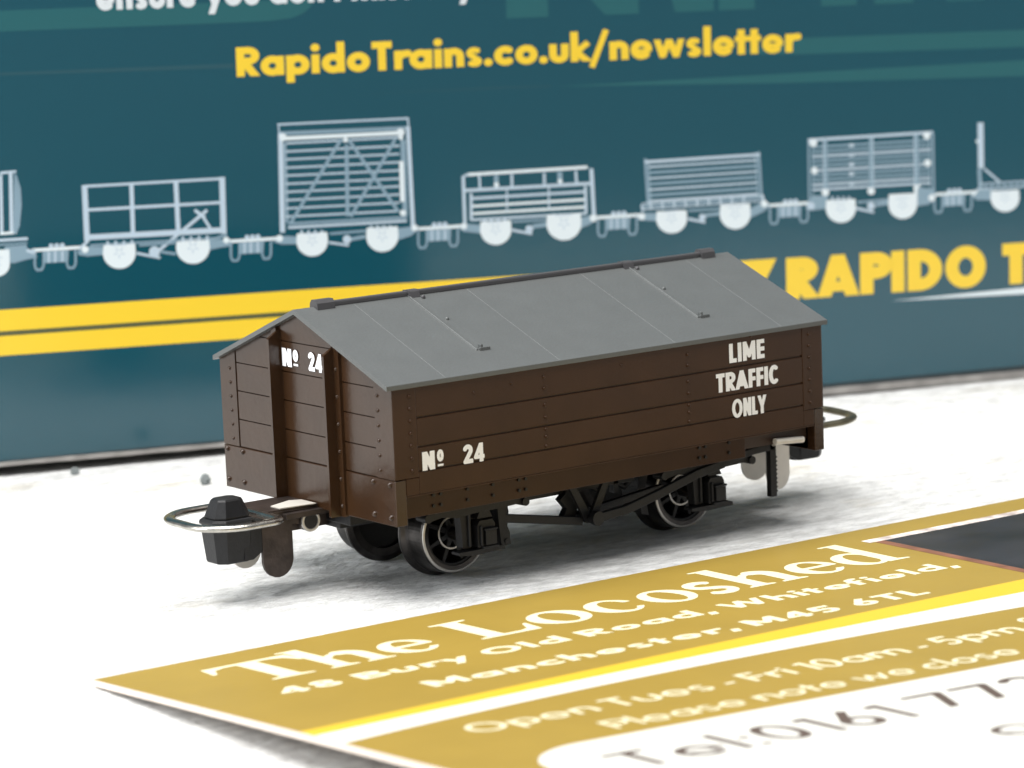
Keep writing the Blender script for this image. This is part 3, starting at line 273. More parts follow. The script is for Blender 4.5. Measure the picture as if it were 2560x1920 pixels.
XH, CAP, ASC, DSC = 0.47, 0.72, 0.76, -0.20
def glyph(ch, h, k):
    """strokes (list of polylines, closed flag, optional half width) and advance; h = half stroke, k = width factor"""
    O = 0.012
    def oval(x0, x1, y0, y1): return (arc((x0 + x1) / 2, (y0 + y1) / 2, (x1 - x0) / 2 - h, (y1 - y0) / 2 - h, 0, 360, 40), True)
    def st(*p): return (list(p), False)
    w = 0.50 * k
    if ch in 'abdpqgo':
        s = [oval(0, w, -O, XH + O)]
        if ch == 'a': s.append(st((w - h, 0), (w - h, XH)))
        if ch == 'd': s.append(st((w - h, 0), (w - h, ASC)))
        if ch == 'q': s.append(st((w - h, DSC), (w - h, XH)))
        if ch == 'b': s.append(st((h, 0), (h, ASC)))
        if ch == 'p': s.append(st((h, DSC), (h, XH)))
        if ch == 'g': s += [st((w - h, -0.02), (w - h, XH)), (arc(w / 2, -0.0, w / 2 - h, 0.2 - h, 0, -150, 14), False)]
        return s, w
    if ch == 'c': return [(arc(w / 2, XH / 2, w / 2 - h, XH / 2 + O - h, 48, 312, 26), False)], w * 0.86
    if ch == 'e': return [(arc(w / 2, XH / 2, w / 2 - h, XH / 2 + O - h, 0, 320, 30), False), (([(h * 0.6, XH * 0.45), (w - h * 0.2, XH * 0.45)]), False, h * 0.46)], w
    if ch == 'f': return [(arc(h + 0.16 * k, ASC - 0.16, 0.16 * k, 0.16 - h, 90, 180, 8) + [(h, 0)], False), st((-0.06 * k, XH - h), (0.24 * k, XH - h))], 0.26 * k
    if ch == 'h' or ch == 'n':
        w2 = 0.44 * k; r = w2 / 2 - h
        return [st((h, 0), (h, ASC if ch == 'h' else XH)), (arc(w2 / 2, XH + O - h - r * 0.9, r, r * 0.9, 180, 0, 14) + [(w2 - h, 0)], False)], w2
    if ch == 'm':
        w2 = 0.74 * k; r = (w2 / 2 - h) / 2
        return [st((h, 0), (h, XH)), (arc(h + r, XH + O - h - r, r, r, 180, 0, 12) + [(h + 2 * r, 0)], False), (arc(h + 3 * r, XH + O - h - r, r, r, 180, 0, 12) + [(h + 4 * r, 0)], False)], w2
    if ch == 'i': return [st((h, 0), (h, XH)), ([(h, XH + 0.08 + h), (h + 0.001, XH + 0.08 + h)], 'dot', h * 1.12)], 2 * h
    if ch == 'l': return [st((h, 0), (h, ASC))], 2 * h
    if ch == 'k': return [st((h, 0), (h, ASC)), ([(h, XH * 0.42), (0.40 * k, XH * 1.02)], False, h * 0.85), ([(0.14 * k, XH * 0.5), (0.44 * k, -0.05)], False, h * 0.9)], 0.43 * k
    if ch == 'r': return [st((h, 0), (h, XH)), (arc(h + 0.20 * k, XH - h - 0.16 + O, 0.20 * k, 0.16, 180, 72, 8), False)], 0.29 * k
    if ch == 's':
        w2 = 0.36 * k; r = XH / 4
        return [(arc(w2 / 2, XH - (r + 0.02) , w2 / 2 - h * 0.9, r + 0.025 - h * 0.75, 35, 255, 14) + arc(w2 / 2, r + 0.005, w2 / 2 - h * 0.9, r + 0.01 - h * 0.7, 80, -150, 14), False, h * 0.80)], w2
    if ch == 't': return [st((0.12 * k, 0), (0.12 * k, XH + 0.17)), ([(-0.03 * k, XH - h * 0.8), (0.28 * k, XH - h * 0.8)], False, h * 0.8)], 0.26 * k
    if ch == 'u':
        w2 = 0.44 * k; r = w2 / 2 - h
        return [([(h, XH)] + arc(w2 / 2, r * 0.9 + h - O, r, r * 0.9, 180, 360, 14) + [(w2 - h, XH)], False)], w2
    if ch in 'vwyx':
        if ch == 'v': return [([(h * .8, XH), (0.22 * k, 0), (0.44 * k - h * .8, XH)], False)], 0.44 * k
        if ch == 'x': return [st((h * .8, 0), (0.42 * k - h * .8, XH)), st((h * .8, XH), (0.42 * k - h * .8, 0))], 0.42 * k
        if ch == 'y': return [st((h * .8 - 0.02, XH + 0.04), (0.235 * k, 0.02)), st((0.46 * k - h * .8 + 0.015, XH + 0.04), (0.105 * k, DSC - 0.04))], 0.44 * k
        return [([(h * .8 - 0.015, XH + 0.04), (0.19 * k, 0.03), (0.345 * k, XH * 0.98), (0.50 * k, 0.03), (0.69 * k - h * .8 + 0.015, XH + 0.04)], False, h * 0.86)], 0.69 * k
    # capitals and figures
    C = CAP
    if ch == 'R': return [st((h, 0), (h, C)), ([(h, C - h), (0.26 * k, C - h)] + arc(0.26 * k, C * 0.70, 0.20 * k - h * .6, C * 0.30 - h, 90, -90, 12) + [(h, C * 0.40 + h)], False), st((0.19 * k, C * 0.44), (0.44 * k, -0.06))], 0.47 * k
    if ch == 'P': return [st((h, 0), (h, C)), ([(h, C - h), (0.26 * k, C - h)] + arc(0.26 * k, C * 0.68, 0.22 * k - h * .6, C * 0.32 - h, 90, -90, 12) + [(h, C * 0.36 + h)], False)], 0.45 * k
    if ch == 'B': return [st((h, 0), (h, C)), ([(h, C - h)] + arc(0.24 * k, C * 0.75, 0.18 * k - h * .5, C * 0.25 - h, 90, -90, 10) + [(h, C * 0.5)], False), ([(h, C * 0.53)] + arc(0.26 * k, C * 0.28, 0.22 * k - h * .5, C * 0.28 - h, 90, -90, 10) + [(h, h)], False)], 0.47 * k
    if ch == 'D': return [st((h, 0), (h, C)), ([(h, C - h)] + arc(0.20 * k, C / 2, 0.36 * k - h, C / 2 - h, 90, -90, 18) + [(h, h)], False)], 0.56 * k
    if ch == 'A': return [st((h * 0.75 - 0.02, -0.05), (0.30 * k + 0.02, C + 0.05)), st((0.60 * k - h * 0.75 + 0.02, -0.05), (0.30 * k - 0.02, C + 0.05)), ([(0.13 * k, C * 0.24), (0.47 * k, C * 0.24)], False, h * 0.8)], 0.60 * k
    if ch == 'I': return [st((h, 0), (h, C))], 2 * h
    if ch == 'O': return [oval(0, 0.66 * k, -O, C + O)], 0.66 * k
    if ch == 'T': return [st((0.22 * k, 0), (0.22 * k, C)), st((0, C - h), (0.44 * k, C - h))], 0.44 * k
    if ch == 'N': return [st((h, 0), (h, C)), st((0.50 * k - h, 0), (0.50 * k - h, C)), st((h * 1.1, C - h * .2), (0.50 * k - h * 1.1, h * .2))], 0.50 * k
    if ch == 'M': return [st((h, 0), (h, C)), st((0.62 * k - h, 0), (0.62 * k - h, C)), ([(h, C - h * .3), (0.31 * k, 0.18), (0.62 * k - h, C - h * .3)], False)], 0.62 * k
    if ch == 'L': return [st((h, 0), (h, C)), st((h, h), (0.36 * k, h))], 0.36 * k
    if ch == 'E': return [st((h, 0), (h, C))] + [st((h, y), (0.38 * k, y)) for y in (h, C / 2, C - h)], 0.38 * k
    if ch == 'F': return [st((h, 0), (h, C))] + [st((h, y), (0.36 * k, y)) for y in (C / 2 - h * .3, C - h)], 0.36 * k
    if ch == 'C': return [(arc(0.27 * k, C / 2, 0.27 * k - h, C / 2 + O - h, 46, 314, 28), False)], 0.50 * k
    if ch == 'Y': return [st((0.24 * k, 0), (0.24 * k, C * 0.45)), ([(h * .8 - 0.03, C + 0.05), (0.24 * k, C * 0.40), (0.48 * k - h * .8 + 0.03, C + 0.05)], False)], 0.48 * k
    if ch == 'W': return [([(h * .8, C), (0.23 * k, 0.04), (0.41 * k, C * 0.97), (0.59 * k, 0.04), (0.82 * k - h * .8, C)], False, h * .9)], 0.82 * k
    if ch == 'S':
        w2 = 0.42 * k
        return [(arc(w2 / 2, C * 0.735, w2 / 2 - h * .9, C * 0.265 - h * .8, 35, 262, 14) + arc(w2 / 2, C * 0.265, w2 / 2 - h * .8, C * 0.275 - h * .8, 82, -150, 14), False, h * .9)], w2
    if ch == '0': return [oval(0, 0.46 * k, -O, C + O)], 0.46 * k
    if ch == '1': return [st((0.16 * k, 0), (0.16 * k, C)), st((0.02 * k, C - h * 1.6), (0.16 * k, C - h))], 0.16 * k + h
    if ch == '2': return [(arc(0.22 * k, C - 0.215, 0.22 * k - h, 0.215 - h + O, 165, -32, 16) + [(h * 1.1, h * .9), (0.44 * k, h * .9)], False)], 0.45 * k
    if ch == '4': return [st((0.33 * k, 0), (0.33 * k, C)), ([(0.31 * k, C - h * .5), (h * .8, C * 0.27), (0.47 * k, C * 0.27)], False, h * .85)], 0.48 * k
    if ch == '5': return [([(0.42 * k, C - h), (0.10 * k, C - h), (0.06 * k, C * 0.50)] + arc(0.21 * k, 0.225, 0.22 * k - h, 0.235 - h, 110, -140, 16), False)], 0.45 * k
    if ch == '6': return [oval(0, 0.44 * k, -O, C * 0.62), ([(0.33 * k, C), (h * 1.3, C * 0.38)], False)], 0.45 * k
    if ch == '7': return [([(0, C - h), (0.40 * k, C - h), (0.13 * k, -0.04)], False)], 0.43 * k
    if ch == '8': return [oval(0.02 * k, 0.42 * k, C * 0.46, C + O), oval(0, 0.44 * k, -O, C * 0.57)], 0.45 * k
    if ch == '.': return [([(h, h), (h + .001, h)], 'dot', h * 1.12)], 2 * h
    if ch == ':': return [([(h, h), (h + .001, h)], 'dot', h * 1.1), ([(h, XH - h), (h + .001, XH - h)], 'dot', h * 1.1)], 2 * h
    if ch == ',': return [([(h * 1.3, h * 1.8), (h * 0.5, -h * 2)], False)], 2 * h
    if ch == '/': return [([(0.0, DSC * 0.8), (0.34 * k, C + 0.06)], False, h * .8)], 0.36 * k
    if ch == '-': return [st((0, 0.22), (0.2 * k, 0.22))], 0.2 * k
    if ch == "'": return [st((h, ASC), (h, ASC - 0.2))], 2 * h
    if ch == 'º': return [oval(0, 0.30 * k, C - 0.47, C), ([(0.02 * k, C - 0.60), (0.28 * k, C - 0.60)], False, h * .62)], 0.31 * k
    return [], 0.22

def trace(field, x0, y0, d):
    """outlines of field < 0 on a grid, by marching squares"""
    ny, nx = field.shape; seg = {}
    sg = field < 0
    code = sg[:-1, :-1] * 1 + sg[:-1, 1:] * 2 + sg[1:, 1:] * 4 + sg[1:, :-1] * 8
    E = {1: [(3, 0)], 2: [(0, 1)], 3: [(3, 1)], 4: [(1, 2)], 5: [(3, 2), (1, 0)], 6: [(0, 2)], 7: [(3, 2)], 8: [(2, 3)], 9: [(2, 0)], 10: [(0, 3), (2, 1)], 11: [(2, 1)], 12: [(1, 3)], 13: [(1, 0)], 14: [(0, 3)]}
    def key(i, j, e):
        return {0: ('h', i, j), 1: ('v', i, j + 1), 2: ('h', i + 1, j), 3: ('v', i, j)}[e]
    def pos(kk):
        t, i, j = kk
        a = field[i, j]; b = field[i, j + 1] if t == 'h' else field[i + 1, j]
        f = a / (a - b)
        return (x0 + (j + (f if t == 'h' else 0)) * d, y0 + (i + (0 if t == 'h' else f)) * d)
    for i, j in zip(*np.nonzero((code > 0) & (code < 15))):
        for a, b in E[int(code[i, j])]: seg[key(i, j, a)] = key(i, j, b)
    loops = []
    while seg:
        k0 = next(iter(seg)); lp = [k0]; k1 = seg.pop(k0)
        while k1 != k0 and k1 in seg: lp.append(k1); k1 = seg.pop(k1)
        pts = [pos(q) for q in lp]
        A = np.array(pts); n = len(A)              # drop points that lie on a straight run
        far = int(np.argmax(((A - A[0]) ** 2).sum(1))); keep = {0, far}; todo = [(0, far), (far, n)]
        while todo:
            i, j = todo.pop()
            if j - i < 2: continue
            p0, p1 = A[i], A[j % n]; v = p1 - p0; L = math.hypot(*v) + 1e-9
            q = np.abs((A[i + 1:j, 0] - p0[0]) * v[1] - (A[i + 1:j, 1] - p0[1]) * v[0]) / L
            m = int(np.argmax(q))
            if q[m] > 0.10 * d: m += i + 1; keep.add(m); todo += [(i, m), (m, j)]
        out = [pts[i] for i in sorted(keep)]
        if len(out) >= 3: loops.append(out)
    return loops

def outline(strokes, h, plus=(), minus=(), d=0.010, clip=None):
    P = [q for s in strokes for q in s[0]] + [q for p in plus for q in p]
    m = max([h] + [s[2] for s in strokes if len(s) > 2]) + 3 * d
    x0, x1 = min(q[0] for q in P) - m, max(q[0] for q in P) + m; y0, y1 = min(q[1] for q in P) - m, max(q[1] for q in P) + m
    X, Y = np.meshgrid(np.arange(x0, x1, d), np.arange(y0, y1, d)); F = np.full(X.shape, 9.0)
    for s in strokes:
        pts, closed = s[0], s[1]; hh = s[2] if len(s) > 2 else h
        if closed == 'dot': F = np.minimum(F, np.hypot(X - pts[0][0], Y - pts[0][1]) - hh); continue
        n = len(pts) - 1
        for i in range(n):
            (ax, ay), (bx, by) = pts[i], pts[i + 1]; L = math.hypot(bx - ax, by - ay)
            if L < 1e-9: continue
            ux, uy = (bx - ax) / L, (by - ay) / L
            t = (X - ax) * ux + (Y - ay) * uy; q = np.abs((X - ax) * -uy + (Y - ay) * ux) - hh
            F = np.minimum(F, np.maximum(q, np.maximum(-t, t - L)))
            if i > 0 or closed is True: F = np.minimum(F, np.hypot(X - ax, Y - ay) - hh)
    def pf(poly):
        G = np.full(X.shape, 9.0); ins = np.zeros(X.shape, bool); n = len(poly)
        for i in range(n):
            (ax, ay), (bx, by) = poly[i], poly[(i + 1) % n]; L2 = (bx - ax) ** 2 + (by - ay) ** 2 + 1e-12
            t = np.clip(((X - ax) * (bx - ax) + (Y - ay) * (by - ay)) / L2, 0, 1)
            G = np.minimum(G, np.hypot(X - ax - t * (bx - ax), Y - ay - t * (by - ay)))
            c = (ay > Y) != (by > Y)
            ins ^= c & (X < (bx - ax) * (Y - ay) / (by - ay + (1e-12 if by == ay else 0)) + ax)
        return np.where(ins, -G, G)
    for p in plus: F = np.minimum(F, pf(p))
    for p in minus: F = np.maximum(F, -pf(p))
    if clip: F = np.maximum(F, np.maximum(clip[0] - Y, Y - clip[1]))
    F[0, :] = F[-1, :] = 1; F[:, 0] = F[:, -1] = 1
    return trace(F, x0, y0, d)

CLIP = {c: (0, CAP) for c in 'RAMNWYPBDEFLTI47'}
CLIP.update({c: (0, XH) for c in 'vwx'}); CLIP.update({'y': (DSC, XH), 'k': (0, ASC), 'º': (0, CAP + 0.01), '1': (0, CAP), '2': (0, CAP + 0.02)})
_G = {}
def glyph_loops(ch, h, k):
    if (ch, h, k) not in _G:
        s, adv = glyph(ch, h, k); _G[(ch, h, k)] = (outline(s, h, clip=CLIP.get(ch)) if s else [], adv)
    return _G[(ch, h, k)]

def text_loops(txt, u0, u1, v, size, h, k=1.0, gap=0.06, slant=0.0, space=0.22):
    """lay a line of text from u0 to u1 (stretched to fit); v = baseline, size = height of a capital"""
    x = 0; L = []
    for ch in txt:
        if ch == ' ': x += space; continue
        lp, adv = glyph_loops(ch, h, k)
        L += [[(x + a + slant * b, b) for a, b in l] for l in lp]; x += adv + gap
    x -= gap; s = size / CAP; f = (u1 - u0) / x if u1 is not None else s
    return [[(u0 + a * f, v + b * s) for a, b in l] for l in L]

# ---------------------------------------------------------------- the table
def table_material():
    m = bpy.data.materials.new('rough_white_paint'); m.use_nodes = True; nt = m.node_tree; b = nt.nodes['Principled BSDF']
    tc = nt.nodes.new('ShaderNodeTexCoord')
    mp = nt.nodes.new('ShaderNodeMapping'); mp.inputs['Rotation'].default_value = (0, 0, math.radians(18)); mp.inputs['Scale'].default_value = (0.75, 1.55, 1)
    nt.links.new(tc.outputs['Object'], mp.inputs['Vector'])
    n1 = nt.nodes.new('ShaderNodeTexNoise'); n1.inputs['Scale'].default_value = 3.4; n1.inputs['Detail'].default_value = 10; n1.inputs['Roughness'].default_value = 0.65
    n2 = nt.nodes.new('ShaderNodeTexNoise'); n2.inputs['Scale'].default_value = 0.9; n2.inputs['Detail'].default_value = 6
    nt.links.new(mp.outputs['Vector'], n1.inputs['Vector']); nt.links.new(mp.outputs['Vector'], n2.inputs['Vector'])
    r = nt.nodes.new('ShaderNodeValToRGB')
    r.color_ramp.elements[0].position = 0.26; r.color_ramp.elements[0].color = (0.66, 0.62, 0.54, 1)
    r.color_ramp.elements[1].position = 0.40; r.color_ramp.elements[1].color = (0.88, 0.88, 0.865, 1)
    nt.links.new(n2.outputs['Fac'], r.inputs['Fac']); n3 = nt.nodes.new('ShaderNodeTexNoise'); n3.inputs['Scale'].default_value = 5.5; n3.inputs['Detail'].default_value = 9; n3.inputs['Roughness'].default_value = 0.7
    nt.links.new(mp.outputs['Vector'], n3.inputs['Vector'])
    r3 = nt.nodes.new('ShaderNodeValToRGB'); r3.color_ramp.elements[0].position = 0.36; r3.color_ramp.elements[0].color = (0.665, 0.66, 0.655, 1); r3.color_ramp.elements[1].position = 0.60; r3.color_ramp.elements[1].color = (1, 1, 1, 1)
    nt.links.new(n3.outputs['Fac'], r3.inputs['Fac'])
    mx = nt.nodes.new('ShaderNodeMix'); mx.data_type = 'RGBA'; mx.blend_type = 'MULTIPLY'; mx.inputs[0].default_value = 1.0
    nt.links.new(r.outputs['Color'], mx.inputs[6]); nt.links.new(r3.outputs['Color'], mx.inputs[7]); nt.links.new(mx.outputs[2], b.inputs['Base Color'])
    bp = nt.nodes.new('ShaderNodeBump'); bp.inputs['Strength'].default_value = 1.0; bp.inputs['Distance'].default_value = 0.14
    nt.links.new(n1.outputs['Fac'], bp.inputs['Height']); nt.links.new(bp.outputs['Normal'], b.inputs['Normal'])
    b.inputs['Roughness'].default_value = 0.75
    return m
t = MB(); t.box(-70, 80, -9.5, 90, -3.0, 0.0)
tag(t.build('table_top', table_material()), kind='structure')

# ---------------------------------------------------------------- the wagon
LB, WB = 3.834, 2.2                    # length and width over the body
Z_SOLE, Z_SIDE, Z_EAVE, Z_RIDGE = 0.575, 0.775, 1.545, 1.965
def gable(y): return Z_EAVE - 0.032 + (Z_RIDGE - Z_EAVE) * (1 - abs(y - WB / 2) / (WB / 2))
wagon = tag(empty('model_wagon', (LB / 2, WB / 2, 0)), 'brown model railway wagon with grey pitched roof standing on the white table', 'model wagon')
WOFF = Matrix.Translation((-LB / 2, -WB / 2, 0))
def wpart(mb, name, mats, bevel=0.0, parent=None, segs=2):
    for i, q in enumerate(mb.v): mb.v[i] = (q[0] - LB / 2, q[1] - WB / 2, q[2])
    return mb.build(name, mats, parent or wagon, bevel, segs)
def mirror_y(mb):
    o = MB(); o.v = [(x, WB - y, z) for x, y, z in mb.v]; o.f = [list(q)[::-1] for q in mb.f]; o.m = list(mb.m); o.sm = list(mb.sm); return o
def mirror_x(mb):
    o = MB(); o.v = [(LB - x, y, z) for x, y, z in mb.v]; o.f = [list(q)[::-1] for q in mb.f]; o.m = list(mb.m); o.sm = list(mb.sm); return o

# sides: a backing sheet with four boards and riveted corner straps standing proud of it
def side():
    s = MB(); g = 0.011
    s.box(0.092, LB - 0.092, 0.016, 0.085, Z_SIDE, 1.530)
    for z0, z1 in ((Z_SIDE, 0.932 - g / 2), (0.932 + g / 2, 1.098 - g / 2), (1.098 + g / 2, 1.297 - g / 2), (1.297 + g / 2, 1.530)):
        s.box(0.195, LB - 0.195, 0.002, 0.030, z0, z1)
    for a, b in ((0.004, 0.195), (LB - 0.195, LB - 0.004)): s.box(a, b, 0.0, 0.030, 0.893, 1.530); s.box(max(a, 0.0895), min(b, LB - 0.0895), 0.0015, 0.030, Z_SIDE, 0.8915)
    s.box(0.09, LB - 0.09, 0.004, 0.016, 0.762, 0.776)
    return s
def side_rivets():
    s = MB()
    for x in (0.139, LB - 0.130):
        for i in range(7): s.dome((x, 0.0, 0.945 + 0.0845 * i), 0.0130, (0, -1, 0), h=1.1)
    for x in (1.270, 2.553):
        for z in (0.957, 1.024, 1.075, 1.16, 1.245, 1.362, 1.44): s.dome((x, 0.002, z), 0.0130, (0, -1, 0), h=1.1)
    for x, z in ((0.672, 1.407), (0.99, 1.43), (1.95, 1.44), (3.15, 1.50)): s.dome((x, 0.002, z), 0.010, (0, -1, 0), h=0.9)
    return s
for nm, fl in (('near', 0), ('far', 1)):
    a, b = side(), side_rivets()
    if fl: a, b = mirror_y(a), mirror_y(b)
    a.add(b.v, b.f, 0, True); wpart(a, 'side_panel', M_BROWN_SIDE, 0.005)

# ends: boarded gable, headstock, corner straps and two angle-iron posts
def gab(mb, y0, y1, z0, z1, x0, x1):
    ys = [y0] + ([WB / 2] if y0 < WB / 2 < y1 else []) + [y1]
    top = [(y, min(z1, gable(y))) for y in ys]
    zb = z0
    if all(q[1] <= zb + 1e-6 for q in top): return
    # clip the bottom against the slope
    pts = []
    if gable(y0) < z0:
        y0 = WB / 2 - (WB / 2) * (1 - (z0 - (Z_EAVE - 0.032)) / (Z_RIDGE - Z_EAVE))
    if gable(y1) < z0:
        y1 = WB / 2 + (WB / 2) * (1 - (z0 - (Z_EAVE - 0.032)) / (Z_RIDGE - Z_EAVE))
    yy = [y1 + (y0 - y1) * i / 40 for i in range(41)] + ([WB / 2] if y0 < WB / 2 < y1 else [])
    yy = sorted(set(round(v, 5) for v in yy), reverse=True)
    pts = [(y0, z0), (y1, z0)] + [(y, max(z0, min(z1, gable(y)))) for y in yy]
    cl = []
    for q in pts:
        if not cl or (abs(q[0] - cl[-1][0]) + abs(q[1] - cl[-1][1])) > 1e-4: cl.append(q)
    if abs(cl[0][0] - cl[-1][0]) + abs(cl[0][1] - cl[-1][1]) < 1e-4: cl.pop()
    out = []
    for i, q in enumerate(cl):
        a, b = cl[i - 1], cl[(i + 1) % len(cl)]
        if abs((q[0] - a[0]) * (b[1] - a[1]) - (q[1] - a[1]) * (b[0] - a[0])) > 1e-6: out.append(q)
    mb.prism(out, 0, x0, x1)
def end_wall():
    e = MB(); g = 0.009
    gab(e, 0.086, WB - 0.086, Z_SOLE + 0.01, 2.0, 0.020, 0.088)
    e.box(0.0, 0.088, 0.003, WB - 0.003, Z_SOLE, 0.888)                                    # headstock
    for z0, z1 in ((0.892 + g / 2, 1.092 - g / 2), (1.092 + g / 2, 1.300 - g / 2), (1.300 + g / 2, 1.505 - g / 2), (1.505 + g / 2, 1.720 - g / 2), (1.720 + g / 2, 2.0)):
        gab(e, 0.222, WB - 0.222, z0, z1, 0.006, 0.034)
    for y0, y1 in ((0.003, 0.215), (WB - 0.215, WB - 0.003)): gab(e, y0, y1, 0.893, 1.60, 0.0, 0.034)
    return e
def end_rivets():
    s = MB()
    for y in (0.175, WB - 0.135):
        for i in range(6): s.dome((0.0, y, 0.945 + 0.102 * i), 0.0135, (-1, 0, 0), h=0.9)
    for y in (0.066, 0.268, WB - 0.255, WB - 0.045):
        for z in (0.634, 0.858): s.dome((0.0, y, z), 0.021, (-1, 0, 0), h=0.95)
    return s
def end_post(y, s_):
    p = MB(); d = 0.094; w = 0.024
    zt0, zt1 = gable(y + w / 2) - 0.02, gable(y + w / 2) - 0.085
    p.prism([(-d, Z_SOLE - 0.012), (0.012, Z_SOLE - 0.012), (0.012, zt0), (-d, zt1)], 1, y, y + w)
    a, c = (y - 0.062, y) if y < WB / 2 else (y + w, y + w + 0.062)
    p.prism([(a, Z_SOLE - 0.01), (c, Z_SOLE - 0.01), (c, gable(c) - 0.004), (a, gable(a) - 0.004)], 0, -0.016, 0.012)
    r = MB()
    for i in range(6): r.dome((-0.016, (a + c) / 2 + (0.006 if y < WB / 2 else 0), 0.64 + 0.19 * i), 0.013, (-1, 0, 0), h=0.9)
    return p, r
for mx in (0, 1):
    e, rv = end_wall(), end_rivets()
    if mx: e, rv = mirror_x(e), mirror_x(rv)
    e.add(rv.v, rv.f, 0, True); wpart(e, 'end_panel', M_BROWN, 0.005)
    for y in (0.668, 1.365):
        p, r = end_post(y, mx)
        if mx: p, r = mirror_x(p), mirror_x(r)
        p.add(r.v, r.f, 0, True); wpart(p, 'end_post', M_BROWN, 0.006)

# roof
def slope_pt(y): return Z_EAVE + (Z_RIDGE - Z_EAVE) * (1 - abs(y - WB / 2) / (WB / 2))
th = 0.034; ov = 0.014; OX = 0.046
r = MB()
prof = [(-ov, slope_pt(-ov) - th), (-ov, slope_pt(-ov)), (WB / 2, Z_RIDGE), (WB + ov, slope_pt(WB + ov)), (WB + ov, slope_pt(WB + ov) - th), (WB / 2, Z_RIDGE - th)]
r.prism(prof, 0, -OX, LB + OX)
def seam(x, y0, y1, hw=0.005, hgt=0.0014):
    v = []
    for y in (y0, y1):
        for dx, dz in ((-hw, -0.004), (-hw * .6, hgt), (hw * .6, hgt), (hw, -0.004)): v.append((x + dx, y, slope_pt(y) + dz))
    f = [(0, 1, 5, 4), (1, 2, 6, 5), (2, 3, 7, 6), (0, 3, 2, 1), (4, 5, 6, 7)]
    r.add(v, f)
for x in (0.44, 1.41, 2.44, 3.44): seam(x, -ov + 0.002, WB / 2 - 0.02); seam(x, WB + ov - 0.002, WB / 2 + 0.02)
for x in (0.905, 2.885): seam(x, 0.262, WB / 2 - 0.02, 0.010, 0.010); seam(x, WB - 0.262, WB / 2 + 0.02, 0.010, 0.010)
roof = wpart(r, 'roof', M_ROOF, 0.004)
rb = MB()
rb.box(0.20, 3.66, WB / 2 - 0.026, WB / 2 + 0.026, Z_RIDGE - 0.018, Z_RIDGE + 0.028)
for a, b in ((0.125, 0.270), (3.590, 3.715)): rb.prism([(WB / 2 - 0.055, Z_RIDGE - 0.03), (WB / 2 + 0.055, Z_RIDGE - 0.03), (WB / 2 + 0.046, Z_RIDGE + 0.025), (WB / 2 + 0.025, Z_RIDGE + 0.048), (WB / 2 - 0.025, Z_RIDGE + 0.048), (WB / 2 - 0.046, Z_RIDGE + 0.025)], 0, a, b)
for a in (0.90, 2.84):
    rb.prism([(WB / 2 - 0.06, Z_RIDGE - 0.032), (WB / 2 + 0.06, Z_RIDGE - 0.032), (WB / 2 + 0.034, Z_RIDGE + 0.034), (WB / 2 - 0.034, Z_RIDGE + 0.034)], 0, a, a + 0.09)
    rb.dome((a + 0.10, WB / 2 - 0.07, slope_pt(WB / 2 - 0.07)), 0.018, (0, -0.35, 1), h=1.2)
wpart(rb, 'ridge_bar', M_RIDGE, 0.014, parent=roof)
for x in (0.925, 2.895):
    h = MB(); y = 0.262
    h.box(x - 0.004, x + 0.085, y - 0.012, y + 0.008, slope_pt(y) - 0.008, slope_pt(y) + 0.018)
    h.box(x + 0.008, x + 0.026, y - 0.006, y + 0.034, slope_pt(y) + 0.004, slope_pt(y) + 0.040)
    wpart(h, 'roof_catch', M_ROOF, 0.004, parent=roof)
h = MB()
for x in (0.975, 2.93): h.dome((x, 0.71, slope_pt(0.71)), 0.016, (0, -0.35, 1), h=1.0)
wpart(h, 'roof_stud', M_ROOF, parent=roof)

AX_ = (0.845, 2.925)
# frame: floor, solebars with bolt heads, black centre pocket
f = MB(); f.box(0.090, LB - 0.090, 0.10, WB - 0.10, 0.66, 0.80); wpart(f, 'floor_panel', M_BROWN_DK)
for fl in (0, 1):
    s = MB(); s.box(0.090, 3.14 if not fl else LB - 0.090, 0.086, 0.130, 0.602, 0.764); s.box(3.14, LB - 0.090, 0.30, 0.34, 0.602, 0.764)
    b = MB()
    xs = [0.355, 0.417, 0.640, 0.855, 1.078, 1.136]
    for x in xs + [LB - q for q in xs if LB - q < 3.1]:
        for z in (0.735, 0.660): b.cyl((x, z), 0.0125, 1, 0.092, 0.070, n=6)
    if fl: s, b = mirror_y(s), mirror_y(b)
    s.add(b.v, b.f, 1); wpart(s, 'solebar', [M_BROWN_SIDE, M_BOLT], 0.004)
c = MB(); c.box(0.10, LB - 0.10, 0.86, 1.34, 0.43, 0.655); c.box(0.09, 0.30, 0.72, 1.48, 0.47, 0.655); c.box(LB - 0.30, LB - 0.09, 0.72, 1.48, 0.47, 0.655)
for x in AX_: c.box(x - 0.16, x + 0.16, 0.70, 1.50, 0.40, 0.655)
c.box(1.35, 2.35, 0.40, 1.80, 0.50, 0.655)
wpart(c, 'underframe', M_BLACK, 0.008)

